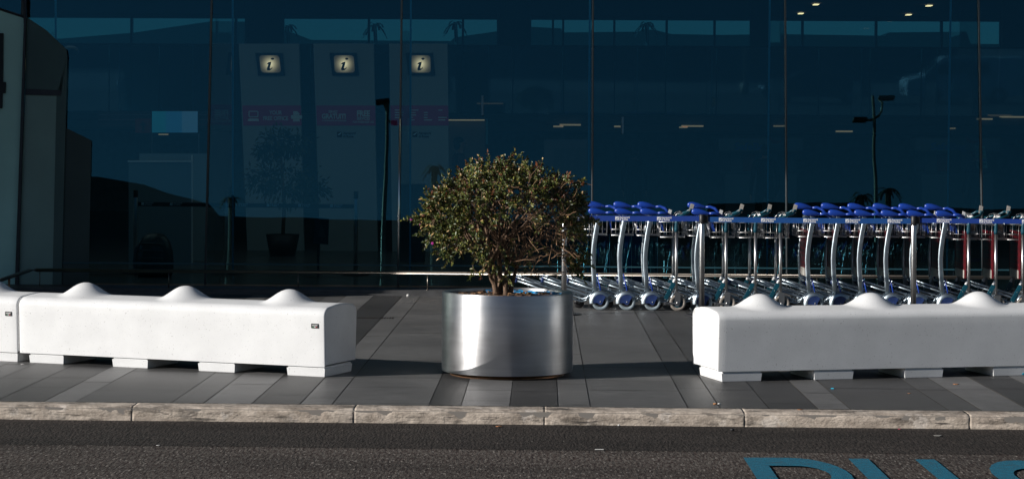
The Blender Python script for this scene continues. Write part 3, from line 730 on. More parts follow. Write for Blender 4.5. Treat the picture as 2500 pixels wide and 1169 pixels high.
def trolley_blue(label, group, board):
    t = thing('luggage_trolley', label, 'luggage trolley', (0, 0, 0), 0, group)
    for sy in (-1, 1):
        y = sy * YC
        MB().bar([(.035, y, .93), (.028, y, .86), (.006, y, .74), (-.010, y, .62), (-.016, y, .52), (-.012, y, .40), (-.004, y, .30), (.006, y, .185)], .024, .046).build('upright', M['galv'], t)
        ft = .001
        # fender: arc strip over the wheel + flat side cover
        fm = MB(); cx, cz = .058, .084
        A = disc_pts(.110, 190, 34); Bq = disc_pts(.080, 190, 34)
        for i in range(len(A) - 1):
            for s0, s1 in ((-.022, .022),):
                q = [(cx + A[i][0], y + s0, cz + A[i][1]), (cx + A[i + 1][0], y + s0, cz + A[i + 1][1]), (cx + A[i + 1][0], y + s1, cz + A[i + 1][1]), (cx + A[i][0], y + s1, cz + A[i][1])]
                fm.poly(q, True)
                fm.poly([(cx + A[i][0], y - .022, cz + A[i][1]), (cx + Bq[i][0] * .93, y - .026, cz + Bq[i][1] * .93), (cx + Bq[i + 1][0] * .93, y - .026, cz + Bq[i + 1][1] * .93), (cx + A[i + 1][0], y - .022, cz + A[i + 1][1])], True)
        fm.bm.verts.ensure_lookup_table(); bmesh.ops.remove_doubles(fm.bm, verts=fm.bm.verts[:], dist=1e-5)
        fender = fm.build('fender', M['galv'], t)
        cp = [(-.070, -.012)] + disc_pts(.071, 172, 42, 14) + [(.030, .012), (.018, -.018), (.004, -.030), (-.012, -.026), (-.030, -.012)]
        MB().prism(cp, 0, .003, TR((cx, y - .024 * 1, cz)) @ UP).build('wheel_cover', M['dblue'], fender)
        MB().lathe([(0, 0), (.006, 0), (.006, .004), (0, .005)], 10, TR((cx, y - .027, cz)) @ UP).build('axle_bolt', M['plaque'], fender)
        wheel(t, cx, y, M['rubber'], M['black'])
        MB().tube([(.025, y, .33), (.05, y, .24), (.062, y, .185)], .0075, 8).build('strut', M['blue'], t)
        # egg-shaped grip
        g = MB(); mt = TR((.02, sy * YC, .99 + (.006 if sy > 0 else 0))) @ Matrix.Rotation(R(4), 4, 'Y')
        t_ = mt @ Matrix.Identity(4)
        prof = [(0, -.095), (.016, -.092), (.030, -.078), (.037, -.055), (.039, -.030), (.036, .0), (.030, .03), (.022, .055), (.015, .075), (.012, .095), (0, .097)]
        g.lathe(prof, 18, TR((.025 - .010 * (sy > 0), sy * YC, .966 + .052 * (sy > 0))) @ Matrix.Rotation(R(98), 4, 'Y') @ Matrix.Diagonal((.88, .62, 1, 1)))
        g.build('grip', M['blue'], t)
        a = MB(); zo = .048 * (sy > 0); a.tube([(.105, sy * YC, .957 + zo), (.15, sy * YC, .961 + zo), (.20, sy * (YC - .012), .948 + zo * .9), (.235, sy * (YC - .05), .928 + zo * .4)], [.012, .015, .016, .016], 10); a.build('handle_arm', M['blue'], t)
    h = MB(); h.tube([(.235, -(YC - .05), .928), (.24, -.10, .933), (.24, .10, .941), (.235, YC - .05, .948)], [.016, .019, .019, .016], 10)
    hb = h.build('push_bar', M['blue'], t)
    MB().box((-.015, -.040, 0), (.017, .040, .003), TR((.226, -.165, .962)) @ Matrix.Rotation(R(20), 4, 'Y') @ Matrix.Rotation(R(42), 4, 'X'), bev=.001).build('plaque', M['white'], hb)
    for q_ in ((.035, .93), (.005, .74), (0, .20)): MB().tube([(q_[0], -YC, q_[1]), (q_[0], YC, q_[1])], .010, 8).build('cross_bar', M['galv'], t)
    basket(t, -.11, .13, .735, .90)
    MB().box((-.006, -.14, -.06), (.006, .14, .06), TR((.155, 0, .83)) @ Matrix.Rotation(R(-14), 4, 'Y'), bev=.002).build('basket_sign', M['blue'], t)
    if board: make_board(t, -.004)
    platform(t, M['galv'], M['dblue'])
    return t
def trolley_teal(label, group, board):
    t = thing('luggage_trolley', label, 'luggage trolley', (0, 0, 0), 0, group)
    for sy in (-1, 1):
        y = sy * YC
        MB().tube([(0, y, .16), (-.002, y, .78)], .0155, 12).build('upright', M['post'], t)
        MB().tube([(-.002, y, .775), (-.002, y, .80), (0, y, .86), (.004, y, .93)], [.020, .022, .018, .026], 10).build('upright_socket', M['teal'], t)
        f = MB(); 
        f.prism([(-.026, -.018), (-.012, -.034), (.006, -.034), (.022, -.018), (.030, .02), (.030, .105), (-.026, .105)], 0, .004, TR((.010, y - .022, .078)) @ UP)
        f.box((-.016, y - .026, .178), (.040, y + .026, .186))
        f.prism([(-.026, -.018), (-.012, -.034), (.006, -.034), (.022, -.018), (.030, .02), (.030, .105), (-.026, .105)], 0, .004, TR((.010, y + .026, .078)) @ UP)
        fk = f.build('fork', M['post'], t)
        MB().lathe([(0, 0), (.013, 0), (.013, .004), (.008, .008), (0, .009)], 14, TR((.010, y - .026, .078)) @ UP).build('axle_bolt', M['post'], fk)
        MB().box((-.115, y - .024, .066), (-.016, y - .018, .082), bev=.001).box((-.118, y - .030, .060), (-.098, y - .012, .088), bev=.002).build('brake_arm', M['post'], t)
        wheel(t, .014, y, M['rubber2'], M['teal'], r=.080)
        pl = MB(); mt = TR((-.062, y - .006, .20)) @ Matrix.Rotation(R(28), 4, 'Y')
        pl.box((-.020, -.008, -.095), (.020, .008, .085), mt, bev=.003)
        plo = pl.build('corner_plate', M['teal'], t)
        sc_ = MB(); sc_.lathe([(0, 0), (.005, 0), (.004, .003), (0, .004)], 8, mt @ TR((0, -.008, .01)) @ UP); sc_.build('screw', M['wire'], plo)
        MB().tube([(-.035, y, .265), (-.010, y, .315)], .013, 8).build('brace', M['white'], t)
        a = MB(); a.tube([(.004, y, .92), (.06, sy * (YC - .01), .935), (.12, sy * (YC - .05), .955), (.155, sy * .12, .985)], .0125, 8); a.build('handle_arm', M['teal'], t)
    h = MB(); h.tube([(.155, -.13, .985), (.155, .13, .985)], .014, 10); hb = h.build('push_bar', M['teal'], t)
    MB().box((-.018, -.055, 0), (.020, .055, .003), TR((.157, -.04, 1.005)) @ Matrix.Rotation(R(20), 4, 'Y') @ Matrix.Rotation(R(45), 4, 'X'), bev=.001).build('plaque', M['plaque'], hb)
    lv = MB()
    for sy in (-1, 1): lv.tube([(-.03, sy * .15, .90), (.015, sy * .16, .955), (.05, sy * .16, .965), (.072, sy * .16, .915), (.075, sy * .16, .80)], .0058, 6)
    for k in range(9): yy = -.16 + .04 * k; lv.tube([(.050, yy, .964), (.072, yy, .915), (.076, yy, .80)], .0038, 4)
    lv.tube([(.05, -.16, .966), (.05, .16, .966)], .006, 6); lv.build('brake_lever', M['wire'], t)
    for q_ in (.86, .21): MB().tube([(0, -YC, q_), (0, YC, q_)], .011, 8).build('cross_bar', M['post'], t)
    basket(t, -.17, .095, .72, .87, nx=4, ny=7)
    if board: make_board(t, -.03)
    platform(t, M['galv'], M['teal'])
    return t
TY = 21.40 + YC
row = [(1453, 'A', 0), (1518, 'A', 0), (1579, 'A', 0), (1651, 'B', 0), (1704, 'A', 0), (1774, 'B', 0), (1843, 'B', 0), (1906, 'B', 0),
       (1973, 'A', 1), (2038, 'A', 1), (2103, 'A', 1), (2167, 'A', 1), (2230, 'A', 1), (2298, 'A', 1), (2364, 'B', 1), (2432, 'B', 1), (2499, 'B', 1), (2566, 'B', 1)]
labA = ['blue-handled trolley at the left end of the row, directly beside the bush', 'second blue-handled trolley from the bush, between two of the same kind', 'third blue-handled trolley from the bush, just left of a teal one',
        'single teal trolley standing between blue-handled ones near the printed belt joint', 'blue-handled trolley hidden behind the steel stanchion at the barrier end',
        'teal straight-tube trolley just right of the left-hand bare stanchion', 'teal straight-tube trolley, middle one of three behind the barrier', 'teal straight-tube trolley above the first barrier hump, just left of a run of blue handles',
        'first of six blue-handled trolleys right of the three teal ones', 'second of the six blue-handled trolleys right of the three teal ones', 'blue-handled trolley behind the left flank of the middle barrier hump', 'blue-handled trolley immediately left of the right-hand stanchion',
        'blue-handled trolley whose upright is hidden by the right-hand stanchion', 'last blue-handled trolley on the right, red board behind its curved upright', 'teal trolley with red board beside the last blue-handled one', 'teal trolley with red board above the right flank of the right barrier hump', 'teal trolley with a red board cut by the right edge of the picture', 'teal trolley mostly outside the right edge, only its front frame showing']
protos = {}
grpn = 'luggage trolleys nested in a long row'
for i, (px, kind, bd) in enumerate(row):
    key = (kind, bd)
    if key not in protos:
        t = (trolley_blue if kind == 'A' else trolley_teal)(labA[i], grpn, bd); protos[key] = t
    else: t = copy_tree(protos[key]); t['label'] = labA[i]
    t.location = (P(px, 700, 21.4).x, TY + random.uniform(-.01, .01), .0); t.rotation_euler.z = R(random.uniform(-1.8, 1.8))

# ================================================================== terminal
GY, LEAN = 23.8, .111
def gl_y(z): return GY + (z - .055) * LEAN
tint = glass_mat('facade_glass', (.51, .70, .78), 1.7, 1.52, rtint=(.27, .85, 1.0))
M['mull'] = mat('mullion_grey', (.13, .14, .15), .4, .4)
fac = thing('glass_facade', 'tall dark blue glass front of the terminal, leaning back behind the trolleys', 'building front', (0, GY, 0))
ZT = 7.4
MB().box((-34, PAV_END, -.3), (36, PAV_END + .06, .022)).box((-34, PAV_END + .06, -.3), (36, GY + .06, .055)).build('plinth', M['ledge'], fac, loc=(0, -GY, 0))
mx_ = [P(px, 704, GY).x for px in (501, 972, 1446, 1922, 2400)]; sp = (mx_[-1] - mx_[0]) / 4
allm = [mx_[0] + sp * k for k in range(-12, 17)]
def lp(x, z, dy=0): return Vector((x, gl_y(z) + dy - GY, z))
for a, c in zip(allm[:-1], allm[1:]):
    if c < mx_[0] - 7 * sp or a > mx_[-1] + 7 * sp: continue
    g = MB()
    for z0, z1 in ((.07, ZT),):
        p = [lp(a + .006, z0), lp(c - .006, z0), lp(c - .006, z1), lp(a + .006, z1)]; q = [v + Vector((0, .012, 0)) for v in p]
        g.poly(p[::1]); g.poly(q[::-1])
    g.build('glass_pane', tint, fac, rec=False)
blueedge = mat('glass_fin_edge', (.10, .55, .85), .2, spec=.8); finm = glass_mat('fin_glass', (.80, .90, .92), .6)
rodm = mat('sunlit_mullion_metal', (.8, .8, .78), .25, 1)
for k, x in enumerate(allm):
    if abs(x) > 13: continue
    MB().bar([lp(x, .06, -.012), lp(x, ZT, -.012)], .022, .03, (1, 0, 0)).build('mullion', M['mull'], fac)
    # inner glass fin with a bright polished edge
    yi0, yi1 = 25.93 - GY, 25.93 - GY - .045 * ZT
    f = MB(); f.poly([lp(x, .06, .03), (x, yi0, .06), (x, yi1, ZT), lp(x, ZT, .03)])
    fo = f.build('glass_fin', finm, fac, rec=False)
    MB().bar([(x, yi0, .06), (x, yi1, ZT)], .022, .02, (1, 0, 0)).build('fin_edge', blueedge, fo)
x_ = allm[13]
MB().tube([lp(P(972, 704, GY).x, .06, -.06), lp(P(972, 704, GY).x, 1.9, -.06)], .012, 10).build('sunlit_mullion_rod', rodm, fac)  # brighter metal stands for the sunlit lower part of this mullion
MB().box((-26, -.022, .286), (30, -.004, .300)).build('transom', mat('transom', (.03, .10, .13), .4, .3), fac, loc=(0, .02, 0))
MB().box((-30, -(7.45 - 1.42) / math.tan(R(SUN_EL)) * math.sin(R(SUN_AZ)), 7.45), (32, 12, 7.8)).build('canopy', mat('canopy_soffit', (.10, .11, .12), .7, var=.1), fac)
MB().box((-30, 37, -.2), (32, 37.3, 5.9)).build('side_wall', M['ledge'], fac) if False else None
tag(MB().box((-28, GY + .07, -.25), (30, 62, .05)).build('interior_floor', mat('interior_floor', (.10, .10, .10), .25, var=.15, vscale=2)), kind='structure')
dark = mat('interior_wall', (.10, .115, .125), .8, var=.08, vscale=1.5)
hall = thing('terminal_hall', 'dim arrivals hall seen through the glass, with mezzanine balcony and far window strip', 'building interior', (0, 44, 0))
def hb(name, a, b, m, bev=0): return MB().box(a, b, bev=bev).build(name, m, hall, loc=(0, -44, 0))
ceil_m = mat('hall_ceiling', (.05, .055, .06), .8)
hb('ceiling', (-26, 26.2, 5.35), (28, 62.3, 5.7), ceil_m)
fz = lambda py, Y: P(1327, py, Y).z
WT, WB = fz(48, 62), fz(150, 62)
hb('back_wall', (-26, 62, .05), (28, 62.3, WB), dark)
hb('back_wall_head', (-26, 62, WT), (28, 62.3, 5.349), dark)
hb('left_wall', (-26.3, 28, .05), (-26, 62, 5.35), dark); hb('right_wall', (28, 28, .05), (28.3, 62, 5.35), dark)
stripg = glass_mat('far_glass', (.07, .26, .34), .4)
xx = -26.0
k = 0
xs = [P(px, 80, 62).x for px in (-800, -400, -100, 320, 575, 690, 900, 1130, 1350, 1375, 1500, 1628, 1745, 1870, 1960, 2140, 2300, 2445)]
for a, c in zip(xs[:-1], xs[1:]): 
    m_ = MB(); m_.poly([(a + .03, 62.15, WB), (c - .03, 62.15, WB), (c - .03, 62.15, WT), (a + .03, 62.15, WT)]); m_.build('window_pane', stripg, hall, loc=(0, -44, 0), rec=False)
    hb('window_bar', (c - .03, 62.02, WB), (c + .03, 62.2, WT), M['dark_alu'])
hb('end_wall', (xs[-1] + .031, 62.001, WB), (28, 62.25, WT), dark)
MZ0, MZ1, MY = fz(279, 44), fz(112, 44), 44
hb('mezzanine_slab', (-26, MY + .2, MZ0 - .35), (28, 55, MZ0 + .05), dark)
panel_g = mat('balcony_glass', (.035, .06, .07), .02, spec=.6); panel_g.node_tree.nodes['Principled BSDF'].inputs['IOR'].default_value = 2.6
seam = P(1252, 200, MY).x; sw_ = P(1376, 200, MY).x - seam
for k in range(-17, 18):
    a = seam + sw_ * k
    if a < -20 or a > 22: continue
    m_ = MB(); t_ = .0255
    m_.poly([(a + .012, MY + t_, MZ0), (a + sw_ - .012, MY + t_, MZ0), (a + sw_ - .012, MY - t_, MZ1), (a + .012, MY - t_, MZ1)][::1])
    m_.poly([(a + .012, MY + t_ + .02, MZ0), (a + .012, MY - t_ + .02, MZ1), (a + sw_ - .012, MY - t_ + .02, MZ1), (a + sw_ - .012, MY + t_ + .02, MZ0)])
    m_.build('balcony_panel', panel_g, hall, loc=(0, -44, 0), rec=False)
hb('balcony_rail', (-22, MY - .08, MZ1 - .03), (24, MY + .02, MZ1 + .004), M['dark_alu'])
colm = mat('column_paint', (.12, .15, .16), .6)
for px0, px1 in ((598, 693), (1213, 1297), (1830, 1905), (-20, 60), (2445, 2530)):
    a, c = P(px0, 80, 52).x, P(px1, 80, 52).x
    MB().lathe([(0, 2.0), ((c - a) / 2, 2.0), ((c - a) / 2, 5.345), (0, 5.345)], 32, TR(((a + c) / 2, 52 - 44, 0))).build('column', colm, hall)
lampm = emit_mat('downlight', (1, .5, .22), 3.5)
def lightbar(px, py, z, w, d, m=lampm):
    g = G(px, py, z); MB().box((g.x - w / 2, g.y - d / 2, z - .02), (g.x + w / 2, g.y + d / 2, z - .002)).build('ceiling_light', m, hall, loc=(0, -44, 0))
for px, py in ((1992, 11), (1955, 33), (2268, 14), (2218, 36)): lightbar(px, py, 5.33, .13, .35)
lm2 = emit_mat('strip_light', (1, .5, .25), .32)
zc = MZ0 - .37
hb('lower_ceiling', (-22, 36, zc), (24, 55, zc + .015), ceil_m) if False else None
for px, py, w in ((1363, 311, .20), (1392, 307, .42), (1507, 311, .12), (1690, 310, .42), (1668, 313, .15), (2060, 323, .3), (2400, 293, .3), (2470, 288, .45), (400, 330, .15)):
    p = P(px, py, 43.5); MB().box((p.x - w / 2, 43.3, p.z), (p.x + w / 2, 43.6, p.z + .03)).build('strip_light', lm2, hall, loc=(0, -44, 0))
hb('soffit_band', (-22, 43.4, fz(300, 43.6) ), (24, 43.9, fz(281, 43.6)), ceil_m)
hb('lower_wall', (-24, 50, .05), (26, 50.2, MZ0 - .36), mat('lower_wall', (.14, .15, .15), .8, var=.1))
# soft fill added inside the hall, out of view, to brighten the front faces
for x in (-7, 0, 7):
    ld = bpy.data.lights.new('hall_fill', 'AREA'); ld.energy = 30; ld.size = 5; ld.color = (1, .86, .7)
    lo = bpy.data.objects.new('hall_fill', ld); COL.objects.link(lo); lo.location = (x, 26.5, 5.1)

# ---- information totems
totm = mat('totem_white', (.34, .38, .38), .6); totb = mat('totem_band', (.52, .05, .22), .6); darkb = mat('sign_blue', (.004, .012, .035), .5)
pale = mat('pale_print', (.85, .85, .85), .6)
lit_i = bpy.data.materials.new('lit_disc'); lit_i.use_nodes = True
n, l = nodes(lit_i); b = n['Principled BSDF']; tc = n.new('ShaderNodeTexCoord'); g_ = n.new('ShaderNodeTexGradient'); g_.gradient_type = 'SPHERICAL'
mp = n.new('ShaderNodeMapping'); l.new(tc.outputs['Object'], mp.inputs[0]); mp.inputs['Scale'].default_value = (5.2, 0, 5.2); l.new(mp.outputs[0], g_.inputs[0])
b.inputs['Base Color'].default_value = (.22, .21, .20, 1); b.inputs['Emission Color'].default_value = (1, .50, .24, 1)
pw = n.new('ShaderNodeMath'); pw.operation = 'POWER'; pw.inputs[1].default_value = 2.6; l.new(g_.outputs[0], pw.inputs[0]); r_ = n.new('ShaderNodeMapRange'); r_.inputs[3].default_value = .07; r_.inputs[4].default_value = 2.8; l.new(pw.outputs[0], r_.inputs[0]); l.new(r_.outputs[0], b.inputs['Emission Strength'])
TYY = 32
def quad(mb, pts, Y, dy=0, th=.03):
    a = [P(x, y, Y) + Vector((0, dy, 0)) for x, y in pts]; b = [v + Vector((0, th, 0)) for v in a]
    A = [mb.bm.verts.new(v) for v in a]; B = [mb.bm.verts.new(v) for v in b]; n = len(a)
    mb._f(A); mb._f(B[::-1])
    for i in range(n): mb._f((A[i], B[i], B[(i + 1) % n], A[(i + 1) % n]))
def rounded(cx, cy, w, h, r, sk=0):
    pts = []
    for sx_, sy_, a0 in ((1, -1, 270), (1, 1, 0), (-1, 1, 90), (-1, -1, 180)):
        for k in range(5):
            a = R(a0 + 90 * k / 4); y = cy + sy_ * (h / 2 - r) + r * math.sin(a); pts.append((cx + sx_ * (w / 2 - r) + r * math.cos(a) + sk * (y - cy), y))
    return pts
def T_(s, px, py, hpx, Y, m, parent, dy, name='lettering', align='LEFT', sx=.8, bold=.02, shear=0):
    p = P(px, py, Y); size = hpx / .72 / F * Y
    o = text(s, size, name, m, None, TR(p + Vector((0, dy, 0))) @ UP, bold=bold, align=align, sx=sx, shear=shear)
    o.parent = parent; return o
infos = [(583, 730, 604, 742, 660, .12, 'information totem nearest the left, reading YOUR FREE OFFICE below its lit i'),
         (765, 912, 782, 922, 841, .07, 'middle information totem reading SERVIZI GRATUITI and FREE SERVICES below its lit i'),
         (950, 1092, 958, 1098, 1027, .03, 'information totem nearest the bush with columns of small print below its lit i')]
for k, (a, b2_, c, d, ic, sk, la) in enumerate(infos):
    t = thing('information_totem', la, 'info totem', (0, 0, 0), 0, 'information totems inside the glass')
    f = lambda y: (a + (c - a) * (y - 107) / 373, b2_ + (d - b2_) * (y - 107) / 373)
    q = MB(); quad(q, [(f(107)[0], 107), (f(107)[1], 107), (f(500)[1], 640), (f(500)[0], 640)], TYY, 0, .12); q.build('panel', totm, t)
    q = MB(); quad(q, [(f(258)[0], 258), (f(258)[1], 258), (f(307)[1], 307), (f(307)[0], 307)], TYY, -.006, .005); q.build('title_band', totb, t)
    q = MB(); quad(q, [(ic - 36, 130), (ic + 30, 130), (ic + 36, 185), (ic - 29, 185)], TYY, -.03, .028); sg = q.build('sign_box', darkb, t)
    ctr = P(ic, 157, TYY) + Vector((0, -.034, 0))
    q = MB(); quad(q, rounded(ic, 157, 49, 42, 7, sk), TYY, -.034, .003)
    bmesh.ops.translate(q.bm, verts=q.bm.verts[:], vec=-ctr); o = q.build('lit_face', lit_i, sg); o.location = ctr
    q = MB()
    quad(q, [(ic + 6 + 4 * math.cos(R(u)), 144.5 + 2.6 * math.sin(R(u))) for u in range(0, 360, 30)][::-1], TYY, -.038, .002)
    quad(q, [(ic - 9, 158), (ic - 4, 153), (ic + 3, 151.5), (ic + 2, 158), (ic - 1, 167), (ic + 1, 168.5), (ic + 6, 165), (ic + 6, 167), (ic, 172.5), (ic - 6, 173), (ic - 8, 169.5), (ic - 4, 157.5)], TYY, -.0381, .002)
    q.build('letter', darkb, sg)
    if k == 0:
        T_('YOUR', 673, 280, 10, TYY, pale, t, -.009, align='CENTER'); T_('FREE OFFICE', 673, 294, 10, TYY, pale, t, -.009, align='CENTER')
        q = MB()
        for pts in (rounded(619, 279, 24, 16, 3), [(607, 290), (631, 290), (633, 296), (605, 296)]): quad(q, pts, TYY, -.009, .002)
        ob = q.build('laptop_symbol', pale, t); q = MB(); quad(q, rounded(619, 279, 19, 11, 1), TYY, -.0105, .0012); q.build('symbol_screen', totb, ob)
        q = MB()
        for pts in ([(716, 272), (726, 272), (731, 277), (731, 281), (716, 281)], rounded(724, 286, 27, 9, 2), [(716, 291), (732, 291), (732, 297), (716, 297)]): quad(q, pts, TYY, -.009, .002)
        q.build('printer_symbol', pale, t)
    elif k == 1:
        T_('SERVIZI', 813, 276, 6, TYY, pale, t, -.009, align='CENTER'); T_('GRATUITI', 815, 290, 12, TYY, pale, t, -.009, align='CENTER', bold=.04)
        T_('A DISPOSIZIONE DEI PASSEGGERI', 816, 296.5, 3.6, TYY, pale, t, -.009, align='CENTER')
        T_('FREE', 887, 284, 14, TYY, pale, t, -.009, align='CENTER', bold=.045); T_('SERVICES', 887, 293, 7, TYY, pale, t, -.009, align='CENTER', bold=.03); T_('FOR PASSENGER USE', 887, 300.5, 5, TYY, pale, t, -.009, align='CENTER')
    if k > 0:
        lx = 823 if k == 1 else 1007
        q = MB(); quad(q, [(lx, 322), (lx + 12, 322), (lx + 12, 335), (lx, 335)], TYY, -.006, .005); q.build('logo_square', darkb, t)
        q = MB(); quad(q, [(lx + 1, 329), (lx + 6, 326), (lx + 12, 322.5), (lx + 8, 328), (lx + 5, 330)], TYY, -.008, .0015); q.build('emblem', pale, t)
        T_('Aeroporti', lx + 15, 328, 6, TYY, darkb, t, -.006, bold=.03, sx=.9); T_('di Roma', lx + 15, 336, 6, TYY, darkb, t, -.006, bold=.03, sx=.9)
    if k == 2:
        q = MB(); rq = random.Random(5)
        for cx_ in (964, 1001, 1035, 1070):
            for r0 in range(5):
                if rq.random() < .8: w_ = rq.uniform(7, 22); quad(q, [(cx_, 268 + r0 * 6), (cx_ + w_, 268 + r0 * 6), (cx_ + w_, 270.5 + r0 * 6), (cx_, 270.5 + r0 * 6)], TYY, -.008, .002)
        q.build('small_print', pale, t)

# ================================================================== things inside the hall
def slab(t, name, pts, Y, m, dy=0, th=.03):
    q = MB(); quad(q, pts, Y, dy, th); return q.build(name, m, t)
def rect(x0, y0, x1, y1): return [(x0, y0), (x1, y0), (x1, y1), (x0, y1)]
FLOORZ = .05
def pyf(Y): return 359 + (CAM_H - FLOORZ) / Y * F
# vestibule at the left: pale frosted wall, darker inner faces
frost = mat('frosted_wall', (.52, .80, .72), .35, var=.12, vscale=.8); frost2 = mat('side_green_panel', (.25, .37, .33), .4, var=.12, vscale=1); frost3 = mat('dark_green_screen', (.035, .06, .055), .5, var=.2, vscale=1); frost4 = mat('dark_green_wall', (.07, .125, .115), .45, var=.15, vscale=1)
ves = thing('entrance_vestibule', 'greenish frosted entrance vestibule at the far left with a sloping dark roof edge', 'entrance', (-6, 23.6, 0))
def onglass(px, z, off):
    v = P(px, 600, GY); return Vector((v.x, gl_y(z) - off, z))
def gpt(px, py, off=0.0):        # point on the leaning glass plane seen at a pixel
    d = ray(px, py); k = (GY - off - .055 * LEAN + CAM_H * LEAN) / (d.y - LEAN * d.z); return Vector((d.x * k, d.y * k, CAM_H + d.z * k))
def gslab(t, name, pts, m, off=.05, th=.03):
    q = MB(); a = [gpt(x, y, off) for x, y in pts]; b = [v + Vector((0, th, 0)) for v in a]
    A = [q.bm.verts.new(v) for v in a]; B = [q.bm.verts.new(v) for v in b]; n = len(a); q._f(A); q._f(B[::-1])
    for i in range(n): q._f((A[i], B[i], B[(i + 1) % n], A[(i + 1) % n]))
    o = q.build(name, m, t); o.location = -t.location; return o
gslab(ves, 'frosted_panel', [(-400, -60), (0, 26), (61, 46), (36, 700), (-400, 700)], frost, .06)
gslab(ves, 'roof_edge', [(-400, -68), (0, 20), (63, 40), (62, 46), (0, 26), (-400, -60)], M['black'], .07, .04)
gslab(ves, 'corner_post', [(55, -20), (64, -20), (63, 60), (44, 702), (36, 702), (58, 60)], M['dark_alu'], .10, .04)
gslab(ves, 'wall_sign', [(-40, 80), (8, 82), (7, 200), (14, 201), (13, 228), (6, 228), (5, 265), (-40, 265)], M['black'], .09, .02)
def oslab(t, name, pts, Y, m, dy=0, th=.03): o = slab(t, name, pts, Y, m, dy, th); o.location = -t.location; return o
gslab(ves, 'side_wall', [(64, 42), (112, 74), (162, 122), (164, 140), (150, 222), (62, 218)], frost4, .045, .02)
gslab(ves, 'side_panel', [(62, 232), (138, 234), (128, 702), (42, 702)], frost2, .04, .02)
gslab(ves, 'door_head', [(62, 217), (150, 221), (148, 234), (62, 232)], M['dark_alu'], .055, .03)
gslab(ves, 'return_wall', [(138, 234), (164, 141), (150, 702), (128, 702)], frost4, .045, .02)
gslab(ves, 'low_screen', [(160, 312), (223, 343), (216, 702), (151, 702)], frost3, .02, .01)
cm = MB().ellip(P(172, 126, 24.4) , .10, .10, .065, 16, 10); o = cm.build('camera_dome', M['black'], ves); o.location = -ves.location
# porch mass left of the picture, whose shade falls on the left part of the rail
MB().box((-12.5, 20.9, 0), (-7.35, 23.7, 4.2), bev=.02).build('porch', frost, ves, loc=-ves.location)

# handrail along the plinth
rl = thing('handrail', 'low steel handrail running along the foot of the glass front, bent at its left end', 'handrail', (0, 23.35, .05))
RY = 23.33; rz = P(1250, 668, RY).z
bend = P(75, 663, RY); bend.z = rz
def rp_(v): return Vector((v.x, v.y - 23.35, v.z - .05))
e0 = G(0, 684, rz); e00 = bend + (e0 - bend) * 4
rr_ = MB(); rr_.tube([rp_(e00), rp_(e0), rp_(bend + (e0 - bend) * .06), rp_(bend + Vector((.06, 0, 0))), rp_(Vector((14, RY, rz)))], .0195, 16); rr_.build('rail', M['rail'], rl)
for px in (97, 412, 728, 1044, 1360, 1677, 1994, 2311, 2628):
    v = P(px, 690, RY); q = MB(); q.tube([rp_(Vector((v.x, RY, .055))), rp_(Vector((v.x, RY, rz - .02)))], .006, 8); q.lathe([(0, 0), (.02, 0), (.02, .004), (0, .005)], 12, TR(rp_(Vector((v.x, RY, .0555))))); q.build('rail_post', M['rail'], rl)
v = e0 + (bend - e0) * .28
MB().bar([rp_(Vector((v.x, v.y, .0))), rp_(Vector((v.x, v.y, rz - .018)))], .02, .03, (1, 0, 0)).build('rail_post', mat('rusty_post', (.22, .13, .07), .6, .3), rl)

# stanchions behind the glass
belt_d = mat('dark_belt', (.012, .02, .03), .6)
for px, la in ((330, 'stanchion behind the glass beside the dark padded bag'), (553, 'stanchion behind the glass under the leftmost information totem'), (868, 'stanchion behind the glass below the middle information totem')):
    post_thing(px, 26.0, la, 'stanchions behind the glass', topz=1.0, m='post')
bx0, bx1 = P(332, 497, 26).x, P(866, 505, 26).x; bz0, bz1 = P(332, 498, 26).z, P(866, 504, 26).z
t = thing('barrier_tape', 'dark belt strung between the stanchions behind the glass', 'belt', (bx0, 26, bz0))
MB().bar([(0, 0, 0), (bx1 - bx0, 0, bz1 - bz0)], .0016, .05, (0, 1, 0)).build('webbing', belt_d, t)
for px in (345, 415, 575, 651, 728, 806):
    p = P(px, 497 + (px - 332) * .0105, 26) ; q = MB().box((p.x - bx0, -.003, p.z - bz0 - .018), (p.x - bx0 + .034, -.002, p.z - bz0 + .016)); q.build('logo_square', pale, t)
    for s_, dz in (('Aeroporti', .002), ('di Roma', -.018)): text(s_, .026, 'lettering', pale, t, TR((p.x - bx0 + .04, -.0024, p.z - bz0 + dz)) @ UP, bold=.02)

# tri-colour screen, arrow sign, service strip
t = thing('hanging_screen', 'screen with three bands of pale blue and teal hanging on two thin posts', 'screen', (0, 0, 0))
for (a, c, colr) in ((371, 405, (.05, .42, .55)), (405, 444, (.08, .36, .60)), (444, 482, (.22, .45, .65))): slab(t, 'colour_band', rect(a, 272, c, 324), 30, emit_mat('screen_%d' % a, colr, .10))
slab(t, 'frame', rect(368, 270, 484, 327), 30, M['black'], .031, .02)
for x in (370, 484): slab(t, 'post', rect(x, 326, x + 1.5, pyf(30)), 30, M['wire'])
t = thing('arrow_sign', 'small dark red sign with a black upward arrow beside the pale screen', 'sign', (0, 0, 0))
slab(t, 'plate', rect(330, 290, 368, 325), 30.2, mat('sign_red', (.16, .02, .02), .6))
slab(t, 'arrow', [(349, 296), (359, 307), (352, 306), (352, 321), (347, 321), (347, 306), (339, 307)], 30.2, M['black'], -.005, .004)
t = thing('shutter_strip', 'striped shutter strip behind the arrow sign near the left end of the hall', 'shutter', (0, 0, 0))
for k in range(6): slab(t, 'slat', rect(240, 273 + k * 6, 560, 276 + k * 6), 33, mat('slat_%d' % k, (.12, .08, .09) if k % 2 else (.04, .035, .045), .6))
